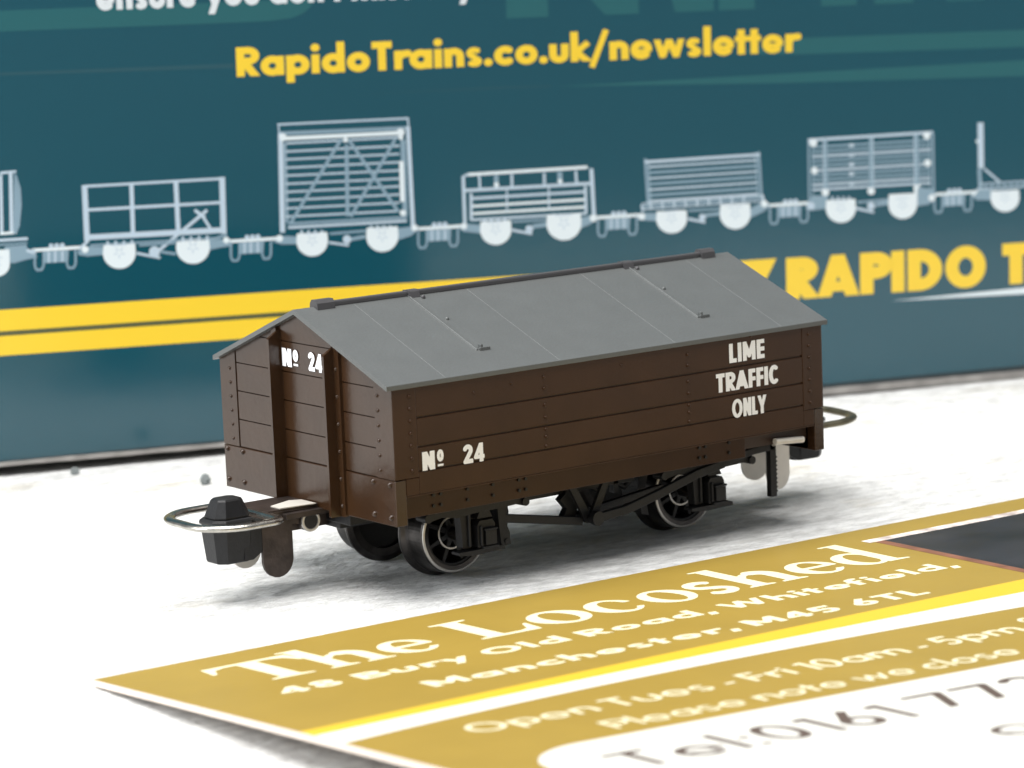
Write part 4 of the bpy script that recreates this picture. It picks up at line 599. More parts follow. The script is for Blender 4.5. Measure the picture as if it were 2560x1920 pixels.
# wheels, axles, axle guards
AX = (0.845, 2.925); RF, RT, CZ = 0.330, 0.286, 0.330
def wheel_parts(cx, fl):
    w = MB()
    prof = [(0.232, 0.545), (0.264, 0.540), (0.280, 0.546), (RT, 0.560), (RT + 0.006, 0.700), (RT + 0.014, 0.722), (RF - 0.004, 0.742), (RF, 0.756), (RF - 0.003, 0.772), (RT, 0.785), (0.232, 0.785)]
    w.lathe_y(cx, CZ, prof, n=72)
    w.lathe_y(cx, CZ, [(0.258, 0.541), (0.262, 0.5365), (0.275, 0.5385), (0.279, 0.546), (0.270, 0.548)], 1, n=72)
    k = MB(); k.cyl((cx, CZ), 0.232, 1, 0.75, 0.70, n=48); k.cyl((cx, CZ), 0.062, 1, 0.72, 0.570, n=24)
    k.lathe_y(cx, CZ, [(0.212, 0.560), (0.236, 0.556), (0.236, 0.74), (0.212, 0.74)], n=64)
    k.lathe_y(cx, CZ, [(0.105, 0.580), (0.122, 0.580), (0.122, 0.72), (0.105, 0.72)], n=40)
    k.lathe_y(cx, CZ, [(0.104, 0.574), (0.121, 0.574), (0.121, 0.584), (0.104, 0.584)], 1, n=40)
    for i in range(8):
        a = math.radians(22 + 45 * i); ca, sa = math.cos(a), math.sin(a); hw = 0.016
        v = []
        for rr, hh in ((0.055, hw * 1.25), (0.222, hw * 0.85)):
            for s_, yy in ((-1, 0.575), (1, 0.575), (1, 0.72), (-1, 0.72)): v.append((cx + rr * ca - s_ * hh * sa, yy, CZ + rr * sa + s_ * hh * ca))
        k.add(v, [(0, 1, 2, 3), (4, 7, 6, 5), (0, 4, 5, 1), (1, 5, 6, 2), (2, 6, 7, 3), (3, 7, 4, 0)])
    if fl: w, k = mirror_y(w), mirror_y(k)
    return w, k
for cx in AX:
    for fl in (0, 1):
        w, k = wheel_parts(cx, fl)
        wo = wpart(w, 'wheel', [M_STEEL, M_RIM]); wpart(k, 'wheel_centre', [M_BLACK, M_RIM], 0.006, parent=wo)
    a = MB(); a.cyl((cx, CZ), 0.045, 1, 0.36, WB - 0.36); wpart(a, 'axle', M_STEEL)
def axle_guard(cx):
    g = MB()
    y0, y1 = 0.27, 0.345
    # spring and hanger strip under the solebar
    g.prism([(cx - 0.47, 0.585), (cx + 0.38, 0.585), (cx + 0.40, 0.555), (cx + 0.37, 0.515), (cx + 0.30, 0.535), (cx + 0.16, 0.528), (cx - 0.06, 0.525), (cx - 0.20, 0.512), (cx - 0.33, 0.535), (cx - 0.42, 0.520), (cx - 0.48, 0.555)], 1, 0.215, 0.28)
    g.box(cx - 0.40, cx + 0.36, 0.24, 0.44, 0.585, 0.655)
    for x in (cx - 0.455, cx + 0.375): g.cyl((x, 0.545), 0.030, 1, 0.195, 0.31)
    # horn of the guard, with a rib, and the keeper strip
    g.prism([(cx - 0.150, 0.60), (cx - 0.055, 0.60), (cx - 0.055, 0.275), (cx - 0.128, 0.275), (cx - 0.135, 0.42)], 1, y0, y1)
    g.box(cx - 0.085, cx - 0.066, y0 - 0.022, y0 + 0.01, 0.285, 0.575)
    g.prism([(cx - 0.190, 0.262), (cx + 0.195, 0.262), (cx + 0.200, 0.232), (cx - 0.06, 0.226), (cx - 0.190, 0.240)], 1, 0.225, y0 + 0.05)
    # outer horn on the wagon's inner side
    k = 1 if cx < LB / 2 else -1
    if k > 0: g.prism([(cx + 0.195, 0.58), (cx + 0.290, 0.58), (cx + 0.268, 0.40), (cx + 0.300, 0.325), (cx + 0.305, 0.240), (cx + 0.225, 0.235), (cx + 0.212, 0.36)], 1, 0.30, 0.375)
    if k > 0: g.cyl((cx + 0.268, 0.268), 0.018, 1, 0.29, 0.31)
    # axlebox
    b = MB()
    b.prism([(cx - 0.030, 0.275), (cx + 0.120, 0.275), (cx + 0.120, 0.430), (cx + 0.10, 0.462), (cx - 0.01, 0.462), (cx - 0.030, 0.430)], 1, 0.225, 0.33)
    b.prism([(cx + 0.020, 0.290), (cx + 0.112, 0.290), (cx + 0.112, 0.390), (cx + 0.020, 0.390)], 1, 0.196, 0.226)
    b.box(cx + 0.010, cx + 0.122, 0.190, 0.24, 0.392, 0.408)
    b.box(cx + 0.000, cx + 0.135, 0.200, 0.33, 0.262, 0.282)
    b.box(cx - 0.012, cx + 0.004, 0.205, 0.24, 0.285, 0.43)
    b.prism([(cx - 0.02, 0.475), (cx + 0.11, 0.475), (cx + 0.09, 0.520), (cx + 0.0, 0.520)], 1, 0.24, 0.33)
    return g, b
for cx in AX:
    for fl in (0, 1):
        g, b = axle_guard(cx)
        if fl: g, b = mirror_y(g), mirror_y(b)
        go = wpart(g, 'axle_guard', M_BLACK, 0.006); wpart(b, 'axlebox', M_BLACK, 0.006, parent=go)

# brake gear on the near side
b = MB()
b.prism([(1.640, 0.610), (1.70, 0.610), (1.845, 0.345), (1.990, 0.610), (2.050, 0.610), (1.885, 0.290), (1.805, 0.290)], 1, 0.275, 0.305)
b.box(1.60, 2.08, 0.24, 0.36, 0.585, 0.640)
b.cyl((1.845, 0.320), 0.036, 1, 0.215, 0.50)
b.prism([(1.66, 0.60), (1.70, 0.52), (1.64, 0.47), (1.70, 0.40), (1.66, 0.34), (1.76, 0.30), (1.80, 0.42), (1.78, 0.60)], 1, 0.36, 0.42)
wpart(b, 'brake_hanger', M_BLACK, 0.005)
b = MB(); b.bar((1.06, 0.33, 0.435), (1.80, 0.33, 0.300), 0.022, 0.030); b.bar((1.90, 0.35, 0.36), (2.60, 0.40, 0.42), 0.022, 0.026); wpart(b, 'brake_rod', M_BLACK, 0.005)
b = MB()
for x, s_ in ((1.225, 1), (2.545, -1)):
    b.prism([(x - 0.035 * s_, 0.56), (x + 0.045 * s_, 0.60), (x + 0.075 * s_, 0.42), (x + 0.045 * s_, 0.22), (x - 0.02 * s_, 0.20), (x + 0.01 * s_, 0.38)], 1, 0.52, 0.72)
wpart(b, 'brake_shoe', M_BLACK, 0.008)
b = MB()
for x in (2.05, 2.28): b.tube([(x - .10, 0.44, 0.60), (x - 0.06, 0.44, 0.50), (x, 0.44, 0.462), (x + 0.06, 0.44, 0.50), (x + .10, 0.44, 0.60)], 0.022)
b.box(2.16, 2.20, 0.40, 0.46, 0.44, 0.64)
wpart(b, 'spring_shackle', M_BLACK)
lv = MB(); P = [(1.845, 0.332), (2.10, 0.352), (2.445, 0.432), (2.756, 0.515), (3.02, 0.560), (3.16, 0.595), (3.30, 0.612), (3.50, 0.622)]
for a, q in zip(P, P[1:]): lv.bar((a[0], 0.205, a[1]), (q[0] + 0.006, 0.205, q[1]), 0.020, 0.032 if a[0] < 3.0 else 0.026)
lv.cyl((1.845, 0.330), 0.052, 1, 0.182, 0.23)
wpart(lv, 'brake_lever', M_BLACK, 0.006)
hb = MB(); hb.tube([(3.385, 0.040, 0.690), (3.47, 0.040, 0.684), (3.56, 0.040, 0.678), (3.655, 0.040, 0.671)], 0.025, n=12); hb.tube([(3.40, 0.045, 0.686), (3.47, 0.12, 0.655), (3.50, 0.205, 0.632)], 0.014, n=8); wpart(hb, 'brake_handle', M_TIN_GLINT, 0.008)
rk = MB(); rk.box(3.462, 3.520, 0.185, 0.235, 0.245, 0.655)
for i in range(9): rk.prism([(3.518, 0.272 + 0.032 * i), (3.534, 0.282 + 0.032 * i), (3.518, 0.298 + 0.032 * i)], 1, 0.188, 0.232)
wpart(rk, 'lever_guide', M_BLACK, 0.003)

# lettering, printed on the sides and ends
def on_side(u, v): return Vector((u - LB / 2, -0.0016 - WB / 2, v))
def on_end(u, v): return Vector((-0.0004 - LB / 2, u - WB / 2, v))
HB = 0.098
L = text_loops('N', 0.224, 0.327, 0.930, 0.128, HB, 1.0); L += [[(a, b) for a, b in l] for l in text_loops('º', 0.345, 0.402, 0.930, 0.128, 0.066, 1.0)]
L += text_loops('24', 0.560, 0.742, 0.928, 0.130, 0.088, 1.0, gap=0.03)
flat_fill(L, 'number_lettering', M_WPRINT, wagon, on_side)
def end_text(txt, y0, y1, z, size, h, gap=0.03): return [[(-a, b) for a, b in l] for l in text_loops(txt, -y0, -y1, z, size, h, gap=gap)]
L = end_text('N', 1.346, 1.224, 1.544, 0.128, HB) + end_text('º', 1.205, 1.136, 1.544, 0.128, 0.066) + end_text('24', 1.010, 0.832, 1.542, 0.130, 0.090)
flat_fill(L, 'number_lettering', M_WPRINT, wagon, on_end)
L = text_loops('LIME', 2.940, 3.275, 1.330, 0.140, 0.078, 0.84, gap=0.05) + text_loops('TRAFFIC', 2.810, 3.404, 1.128, 0.137, 0.078, 0.80, gap=0.035) + text_loops('ONLY', 2.952, 3.274, 0.926, 0.134, 0.072, 0.74, gap=0.03)
flat_fill(L, 'load_lettering', M_WPRINT, wagon, on_side)

# couplings: sprung arm, flat loop, tail plates and black pin block
def coupling_shapes():
    cy = 1.1
    arm = MB()
    arm.box(-0.50, 0.16, 0.985, 1.40, 0.585, 0.612)
    arm.box(-0.30, 0.20, 0.92, 1.44, 0.545, 0.584)
    arm.cyl((-0.085, 0.505), 0.074, 1, 0.955, 1.36, n=28); arm.lathe_y(-0.085, 0.505, [(0.056, 0.940), (0.075, 0.940), (0.077, 0.960), (0.056, 0.960)], 3, n=32); arm.cyl((-0.085, 0.505), 0.055, 1, 0.948, 0.952, mi=1, n=24)
    arm.box(-0.26, 0.30, 1.02, 1.34, 0.44, 0.546)
    arm.prism([(-0.30, 1.00), (-0.02, 0.97), (-0.02, 1.16), (-0.10, 1.20), (-0.20, 1.16), (-0.30, 1.12)], 2, 0.612, 0.618, mi=2)  # white highlight on the arm's top, added as a thin pale plate
    loop = MB(); n = 56; ri = 0.052; pts = []
    x0, x1, y0, y1, rr = -1.015, -0.46, 0.70, 1.50, 0.30
    for (qx, qy, a0) in ((x0 + rr, y1 - rr, 90), (x0 + rr, y0 + rr, 180), (x1 - 0.10, y0 + 0.10, 270), (x1 - 0.10, y1 - 0.10, 0)):
        r_ = rr if qx < -0.7 else 0.10
        for i in range(9):
            a = math.radians(a0 + 90 * i / 8); pts.append((qx + r_ * math.cos(a), qy + r_ * math.sin(a), 0.598 + 0.02 * max(0, (-0.75 - qx))))
    loop.tube(pts, 0.042, closed=True, n=12, flat=0.60)
    loop.box(-0.56, -0.44, 0.80, 1.42, 0.580, 0.606)
    pin = MB()
    oc = lambda s, x, y: [(x + s * a, y + s * b * 1.0) for a, b in ((-0.155, -0.07), (-0.09, -0.135), (0.10, -0.135), (0.165, -0.07), (0.165, 0.09), (0.10, 0.15), (-0.09, 0.15), (-0.155, 0.09))]
    def frus(A, B, z0, z1):
        nn = len(A); v = [(*q, z0) for q in A] + [(*q, z1) for q in B]
        pin.add(v, [list(range(nn))[::-1], list(range(nn, 2 * nn))] + [(i, (i + 1) % nn, nn + (i + 1) % nn, nn + i) for i in range(nn)])
    px = -0.665
    frus(oc(0.86, px, cy), oc(1.04, px, cy), 0.290, 0.560)
    frus(oc(1.10, px, cy), oc(1.06, px, cy), 0.560, 0.600)
    frus(oc(0.90, px, cy), oc(0.58, px, cy), 0.600, 0.735)
    pin.prism([(px + 0.05, 0.557), (px + 0.33, 0.557), (px + 0.33, 0.43), (px + 0.12, 0.300), (px + 0.05, 0.300)], 1, cy - 0.125, cy + 0.13)
    def plate(y, mi_):
        m = MB(); x0, x1, zt, zb = -0.470, -0.225, 0.606, 0.143; rr = (x1 - x0) / 2 * 0.98
        pl = [(x0, zt), (x0, zb + rr)] + [((x0 + x1) / 2 + rr * math.cos(math.radians(a)), zb + rr + rr * math.sin(math.radians(a))) for a in range(190, 351, 16)] + [(x1, zb + rr), (x1, 0.50), (0.02, 0.47), (0.02, zt - 0.02)]
        m.prism(pl, 1, y, y + 0.026); return m
    return arm, loop, pin, plate(0.972, 0), plate(1.395, 1)
def turn(mb, ang, dz):
    """the other end's coupling: half a turn about the wagon's centre, then its swing about its own pivot"""
    o = MB(); px, py = LB + 0.05, WB / 2
    ca, sa = math.cos(ang), math.sin(ang)
    for x, y, z in mb.v:
        x, y = LB - x, WB - y
        dx, dy = x - px, y - py
        o.v.append((px + ca * dx - sa * dy, py + sa * dx + ca * dy, z + dz * max(0, dx)))
    o.f, o.m, o.sm = mb.f, mb.m, mb.sm; return o
for rear in (0, 1):
    arm, loop, pin, p_near, p_far = coupling_shapes()
    if rear: arm, loop, pin, p_near, p_far = [turn(q, math.radians(-8), 0.02) for q in (arm, loop, pin, p_near, p_far)]
    if rear:
        for q, dx, k in ((p_near, -0.045, 1.0), (p_far, -0.10, 0.80)): q.v = [((x - LB - 0.225) * k + LB + 0.225 + dx, y, z) for x, y, z in q.v]
    ao = wpart(arm, 'coupling', [M_BRONZE, M_BOLT, M_TIN_GLINT, M_RIM], 0.004)
    wpart(loop, 'coupling_loop', M_OLD if rear else M_NICKEL, parent=ao)
    wpart(pin, 'pin_block', M_BLACK, 0.016, parent=ao)
    wpart(p_near, 'tail_plate', M_TIN_GLINT if rear else M_BRONZE, 0.004, parent=ao)  # pale tail plates: the white they reflect is put into their base colour
    wpart(p_far, 'tail_plate', M_TIN_GLINT, 0.004, parent=ao)

# ---------------------------------------------------------------- the printed carton behind
BX, BYAW, BTILT = (9.6483, 3.7064, 0.0), math.radians(-18.2), 0.0090
box = tag(empty('printed_carton', BX), 'large teal carton with yellow writing and a printed row of white wagons, behind the model', 'carton')
xh = Vector((math.cos(BYAW), math.sin(BYAW), 0)); zz = Vector((0, 0, 1))
bx_ = xh * math.cos(BTILT) - zz * math.sin(BTILT); bz_ = zz * math.cos(BTILT) + xh * math.sin(BTILT); by_ = bz_.cross(bx_)
box.matrix_world = Matrix(((bx_.x, by_.x, bz_.x, BX[0]), (bx_.y, by_.y, bz_.y, BX[1]), (bx_.z, by_.z, bz_.z, BX[2]), (0, 0, 0, 1)))
BL, BR, BT, BD = -12.5, 3.0, 7.2, 6.0
def lip(x): return 0.072 + 0.0040 * x
def fold(x): return 0.116 + 0.0074 * x if x > -11 else 0.036
m = MB(); m.prism([(BL, fold(-10.5)), (-10.5, fold(-10.5)), (BR, fold(BR)), (BR, BT), (BL, BT)], 1, 0.0, BD); carton = m.build('carton_lid', M_TEAL, box, 0.03, 3)
m = MB()
random.seed(5)
N = 120
for a, b in ((0.008, 0.062),):
    pts_top = []; 
    for i in range(N + 1):
        x = BL - 0.02 + (BR - BL + 0.04) * i / N
        pts_top.append((x, -0.030 - 0.010 * random.random(), 0.004 + 0.004 * random.random(), max(0.028, lip(x)) + 0.006 * random.random()))
    v = []
    for x, y, z0, z1 in pts_top: v += [(x, y, z0), (x, y + 0.004, z1), (x, BD, z1), (x, BD, z0)]
    fs = []
    for i in range(N):
        for j in range(4): fs.append((4 * i + j, 4 * (i + 1) + j, 4 * (i + 1) + (j + 1) % 4, 4 * i + (j + 1) % 4))
    fs += [(0, 1, 2, 3), (4 * N + 3, 4 * N + 2, 4 * N + 1, 4 * N)]
    m.add(v, fs)
m.build('carton_base', M_GREYCARD, box)
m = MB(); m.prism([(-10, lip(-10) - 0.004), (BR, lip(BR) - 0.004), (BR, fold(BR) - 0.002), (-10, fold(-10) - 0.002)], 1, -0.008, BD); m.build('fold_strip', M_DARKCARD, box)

SKEW = 0.0058                           # the printing sits a fraction of a degree off the carton's edge
def on_box(k): return lambda u, v: Vector((u + SKEW * v, -0.0006 * k, v - SKEW * u))
E1, E2, E3 = on_box(1), on_box(2), on_box(3)
def rect(a, b, c, d): return [(a, c), (b, c), (b, d), (a, d)]
# faint teal artwork
def teal_print(loops, m_=M_TEAL_LT, k=1): flat_fill(loops, 'teal_artwork', m_, box, on_box(k))
teal_print([[(-11.6, 3.615), (-7.4, 3.608), (-7.13, 3.612), (-6.95, 3.63), (-6.85, 3.665), (-6.78, 3.722), (-6.76, 3.785), (-11.6, 3.785)]])
teal_print([rect(-5.02, -4.632, 3.552, 4.9)]); teal_print([[(-4.10, 3.548), (-3.784, 3.548), (-3.784, 4.9), (-4.30, 4.9), (-4.30, 3.76)]])
teal_print([[(-3.44, 3.548), (-3.067, 3.548), (-3.067, 4.9), (-3.80, 4.9)]]); teal_print([rect(-3.02, -2.673, 3.548, 4.9)])
teal_print([rect(-2.025, -1.674, 3.548, 4.9)]); teal_print([rect(-1.499, -1.108, 3.548, 4.9)]); teal_print([rect(-0.778, -0.394, 3.548, 4.9)])
teal_print([[(-2.9, 3.16), (-2.3, 3.125), (0.0, 3.10), (2.4, 3.08), (2.4, 3.27), (0.0, 3.258), (-2.3, 3.272)]])
teal_print([[(-4.6, 2.938), (-2.4, 2.872), (0.0, 2.831), (2.4, 2.80), (2.4, 2.99), (0.0, 2.978), (-2.4, 2.957)]])
teal_print([[(-9.6, 3.250), (-7.5, 3.225), (-6.0, 3.232), (-5.3, 3.235), (-6.0, 3.244), (-7.5, 3.262), (-9.6, 3.272)]], M_TEAL_MID)
teal_print([[(-6.4, 2.952), (-5.2, 2.945), (-4.62, 2.939), (-4.62, 2.950), (-5.2, 2.958)]], M_TEAL_MID)
# yellow double stripe with slanted end
flat_fill([[(-11.9, 1.095), (-2.598, 1.105), (-2.498, 1.284), (-11.9, 1.278)]], 'yellow_stripe', M_YELLOW, box, E1)
flat_fill([[(-11.9, 0.887), (-2.72, 0.895), (-2.622, 1.062), (-11.9, 1.055)]], 'yellow_stripe', M_YELLOW, box, E1)
flat_fill([[(-11.9, 1.057), (-2.620, 1.064), (-2.600, 1.103), (-11.9, 1.093)]], 'stripe_gap', M_OLIVE, box, E1)
# writing
flat_fill(text_loops("ensure you don't miss any", -8.640, -5.32, 3.757, 0.245, 0.085, 1.0, gap=0.045), 'white_lettering', M_PALEPRINT, box, E2)
flat_fill(text_loops('RapidoTrains.co.uk/newsletter', -7.457, -2.262, 3.148, 0.250, 0.086, 1.0, gap=0.045), 'web_address_lettering', M_YELLOW, box, E2)
flat_fill(text_loops('RAPIDO', -2.405, -0.392, 0.897, 0.384, 0.106, 1.0, gap=0.05) + text_loops('TRAINS', -0.222, 1.65, 0.897, 0.384, 0.106, 1.0, gap=0.05), 'brand_lettering', M_YELLOW, box, E2)
flat_fill([[(-1.36, 0.820), (0.0, 0.796), (1.9, 0.780), (1.9, 0.880), (0.0, 0.856)]], 'silver_swoosh', M_ART[2], box, E1)
# the row of printed wagons
for k in sorted(PRINT):
    m = MB()
    for i, (sh, c) in enumerate(PRINT[k]):
        q = [(c[j] / 1000, c[j + 1] / 1000) for j in range(0, len(c), 2)]
        if sum(q[j][0] * q[(j + 1) % len(q)][1] - q[(j + 1) % len(q)][0] * q[j][1] for j in range(len(q))) < 0: q = q[::-1]
        y = -0.0006 - 0.00006 * i
        m.add([(a + SKEW * b, y, b - SKEW * a) for a, b in q], [list(range(len(q)))], sh)
    m.build('printed_wagon' if k < 10 else 'printed_coupler', M_ART, box)

# ---------------------------------------------------------------- the business card in front
C0 = Vector((-2.5358, -0.3116, 0.05)); CS = Vector((0.99967, -0.02569, 0)); CT = Vector((-0.02569, -0.99967, 0))
CARD_W, CARD_H, CARD_TH = 9.4, 6.3, 0.042
card = tag(empty('business_card', C0 + CS * CARD_W / 2 + CT * CARD_H / 2 - Vector((0, 0, 0.05))), 'gold business card with white lettering and dark photo, slightly warped, lying before the wagon', 'business card')
def lift(s, t): return t * 0.064 * max(0.0, 1 - s / 7.0)
def on_card(k, th=0.0):
    def f(s, t):
        p = C0 + CS * s + CT * t + Vector((0, 0, lift(s, t) + 0.0007 * k - th)); return p - card.location
    return f
NS, NT = 68, 44
def card_sheet():
    m = MB(); top, bot = on_card(0), on_card(0, CARD_TH); v = []
    for j in range(NT + 1):
        for i in range(NS + 1):
            a, b = CARD_W * i / NS, CARD_H * j / NT
            v.append(top(a, b))
    nv = len(v)
    for j in range(NT + 1):
        for i in range(NS + 1): v.append(bot(CARD_W * i / NS, CARD_H * j / NT))
    I = lambda i, j, o=0: o + j * (NS + 1) + i
    f1, f2 = [], []
    for j in range(NT):
        for i in range(NS):
            f1.append((I(i, j), I(i, j + 1), I(i + 1, j + 1), I(i + 1, j))); f2.append((I(i, j, nv), I(i + 1, j, nv), I(i + 1, j + 1, nv), I(i, j + 1, nv)))
    for i in range(NS): f2 += [(I(i, 0), I(i + 1, 0), I(i + 1, 0, nv), I(i, 0, nv)), (I(i, NT), I(i, NT, nv), I(i + 1, NT, nv), I(i + 1, NT))]
    for j in range(NT): f2 += [(I(0, j), I(0, j, nv), I(0, j + 1, nv), I(0, j + 1)), (I(NS, j), I(NS, j + 1), I(NS, j + 1, nv), I(NS, j, nv))]
    m.add(v, f1, 0, True); m.add(v, f2, 1)
    return m
card_sheet().build('card_sheet', [M_GOLD, M_CARDEDGE], card)
def patch(top_edge, bot_edge, s0, s1, k, name, m_, n=80, s_of=None):
    """strip between two curves t = top_edge(s) and t = bot_edge(s), following the card's warp"""
    mb = MB(); pl = on_card(k); v = []; R = 10
    for i in range(n + 1):
        s = s0 + (s1 - s0) * i / n; a, b = top_edge(s), bot_edge(s)
        for j in range(R + 1): v.append(pl(s, a + (b - a) * j / R))
    fs = [(i * (R + 1) + j, i * (R + 1) + j + 1, (i + 1) * (R + 1) + j + 1, (i + 1) * (R + 1) + j) for i in range(n) for j in range(R)]
    mb.add(v, fs, 0, True); return mb.build(name, m_, card)
def curve(pts):
    xs, ys = [p[0] for p in pts], [p[1] for p in pts]
    co = np.polyfit(xs, ys, 3); return lambda s: float(np.polyval(co, s))
yt = curve([(0, 2.47), (1.76, 2.37), (3.58, 2.17), (4.85, 2.12), (5.85, 2.13), (8.5, 2.0)])
yb = curve([(0, 2.635), (1.63, 2.55), (3.37, 2.41), (4.64, 2.385), (5.55, 2.43), (8.5, 2.36)])
wb = curve([(0, 2.93), (1.42, 2.83), (3.24, 2.62), (4.34, 2.68), (5.21, 2.79), (8.5, 2.80)])
patch(yt, yb, 0.0, CARD_W, 1, 'yellow_band', M_CARDYEL)
patch(lambda s: yb(s) + 0.001, wb, 0.0, CARD_W, 1.02, 'white_band', M_CARDWHITE)
def wp_top(s):
    r_, s0 = 0.50, 0.37
    return 3.925 + (r_ - math.sqrt(max(0, r_ * r_ - (r_ - (s - s0)) ** 2)) if s < s0 + r_ else 0)
patch(wp_top, lambda s: 6.299, 0.371, CARD_W - 0.001, 1, 'white_panel', M_CARDWHITE, n=160)
# photo panel
patch(lambda s: 0.36 if s > 6.06 else 0.36, lambda s: 2.02, 6.05, 9.1, 1, 'photo_panel', M_PHOTO)
patch(lambda s: 0.325, lambda s: 0.420, 6.00, 9.12, 2, 'photo_border', M_PHOTOEDGE)
patch(lambda s: 0.42, lambda s: 2.02, 6.05, 6.135, 2, 'photo_border', M_PHOTORED, n=4)

# old-style serif capitals and small letters of the title
def serif_loops():
    h = 0.05
    def box_(a, b, c, d): return [(a, c), (b, c), (b, d), (a, d)]
    def ell(cx, cy, rx, ry, n=44, tilt=0.0): return [(cx + rx * math.cos(t) + tilt * ry * math.sin(t), cy + ry * math.sin(t)) for t in np.linspace(0, 2 * math.pi, n, endpoint=False)]
    def foot(c, w, hgt=0.055): return [(c - w, 0), (c + w, 0), (c + w, hgt * .5), (c + w * .5, hgt), (c - w * .5, hgt), (c - w, hgt * .5)]
    G = {}
    C = 0.72; X = 0.47; A = 0.80
    G['T'] = ([box_(0.25, 0.41, 0.0, C), foot(0.33, 0.17), [(0.0, C), (0.66, C), (0.69, C - 0.24), (0.655, C - 0.24), (0.60, C - 0.10), (0.50, C - 0.055), (0.16, C - 0.055), (0.06, C - 0.10), (0.005, C - 0.24), (-0.03, C - 0.24)]], [], 0.66)
    G['L'] = ([box_(0.08, 0.24, 0.0, C), [(0.0, C), (0.34, C), (0.34, C - 0.03), (0.24, C - 0.055), (0.08, C - 0.055), (0.0, C - 0.03)], [(0.0, 0), (0.56, 0), (0.59, 0.25), (0.555, 0.25), (0.48, 0.09), (0.40, 0.055), (0.10, 0.055), (0.0, 0.03)]], [], 0.57)
    G['h'] = ([box_(0.06, 0.20, 0, A), [(0.0, A), (0.20, A), (0.20, A - 0.06), (0.0, A - 0.03)], foot(0.13, 0.13), foot(0.46, 0.13), box_(0.39, 0.53, 0, X - 0.16), ell(0.355, X - 0.17, 0.175, 0.185)], [ell(0.30, X - 0.20, 0.115, 0.165), box_(0.20, 0.385, -0.05, X - 0.20)], 0.59)
    G['h'] = ([box_(0.06, 0.20, 0, A), [(0.0, A), (0.20, A), (0.20, A - 0.06), (0.0, A - 0.03)], foot(0.13, 0.13), foot(0.465, 0.13)], [], 0.59)
    G['hs'] = [([(0.18, X - 0.14), (0.25, X - 0.06), (0.34, X - 0.03)] , False, 0.034), (arc(0.34, X - 0.165, 0.125, 0.135, 95, 0, 10) + [(0.465, 0.0)], False, 0.070)]
    G['e'] = ([ell(0.25, X / 2, 0.25, X / 2 + 0.015)], [ell(0.275, X / 2, 0.125, X / 2 - 0.035), [(0.27, X * 0.47), (0.56, X * 0.47), (0.56, X * 0.20), (0.40, X * 0.24), (0.27, X * 0.24)]], 0.50)
    G['o'] = ([ell(0.26, X / 2, 0.26, X / 2 + 0.015)], [ell(0.26, X / 2, 0.125, X / 2 - 0.035, tilt=-0.08)], 0.52)
    G['c'] = ([ell(0.25, X / 2, 0.25, X / 2 + 0.015)], [ell(0.285, X / 2, 0.135, X / 2 - 0.035), [(0.30, X * 0.30), (0.60, X * 0.16), (0.60, X * 0.66), (0.30, X * 0.62)]], 0.46)
    G['s'] = ([], [], 0.37)
    G['ss'] = [(arc(0.19, X * 0.735, 0.125, X * 0.22, 30, 258, 14) + arc(0.18, X * 0.26, 0.135, X * 0.21, 80, -150, 14), False, 0.052)]
    G['d'] = ([box_(0.36, 0.50, 0, A), [(0.28, A), (0.50, A), (0.50, A - 0.06), (0.28, A - 0.03)], [(0.42, 0), (0.60, 0), (0.60, 0.03), (0.50, 0.055)], ell(0.235, X / 2, 0.235, X / 2 + 0.015)], [], 0.58)
    out = {}
    for ch in 'TheLocsd':
        plus, minus, adv = G[ch]; st = []
        if ch == 'h': st = G['hs']
        if ch == 's': st = G['ss']
        if ch == 'd':
            lp = outline([], 0.05, plus[3:], [ell(0.255, X / 2, 0.115, X / 2 - 0.035)]) ; lp = None
            a = [ell(0.235, X / 2, 0.235, X / 2 + 0.015)]
            out[ch] = (('two', a, [ell(0.262, X / 2, 0.118, X / 2 - 0.04)], plus[:3]), adv); continue
        if ch == 'e': st = [([(0.10, X * 0.52), (0.47, X * 0.52)], False, 0.030)]
        if ch == 's': out[ch] = (outline(st, h, [], []), adv)
        else: out[ch] = (outline(st, h, plus, minus), adv) if ch != 'e' else (('bar', plus, minus, st), adv)
    return out
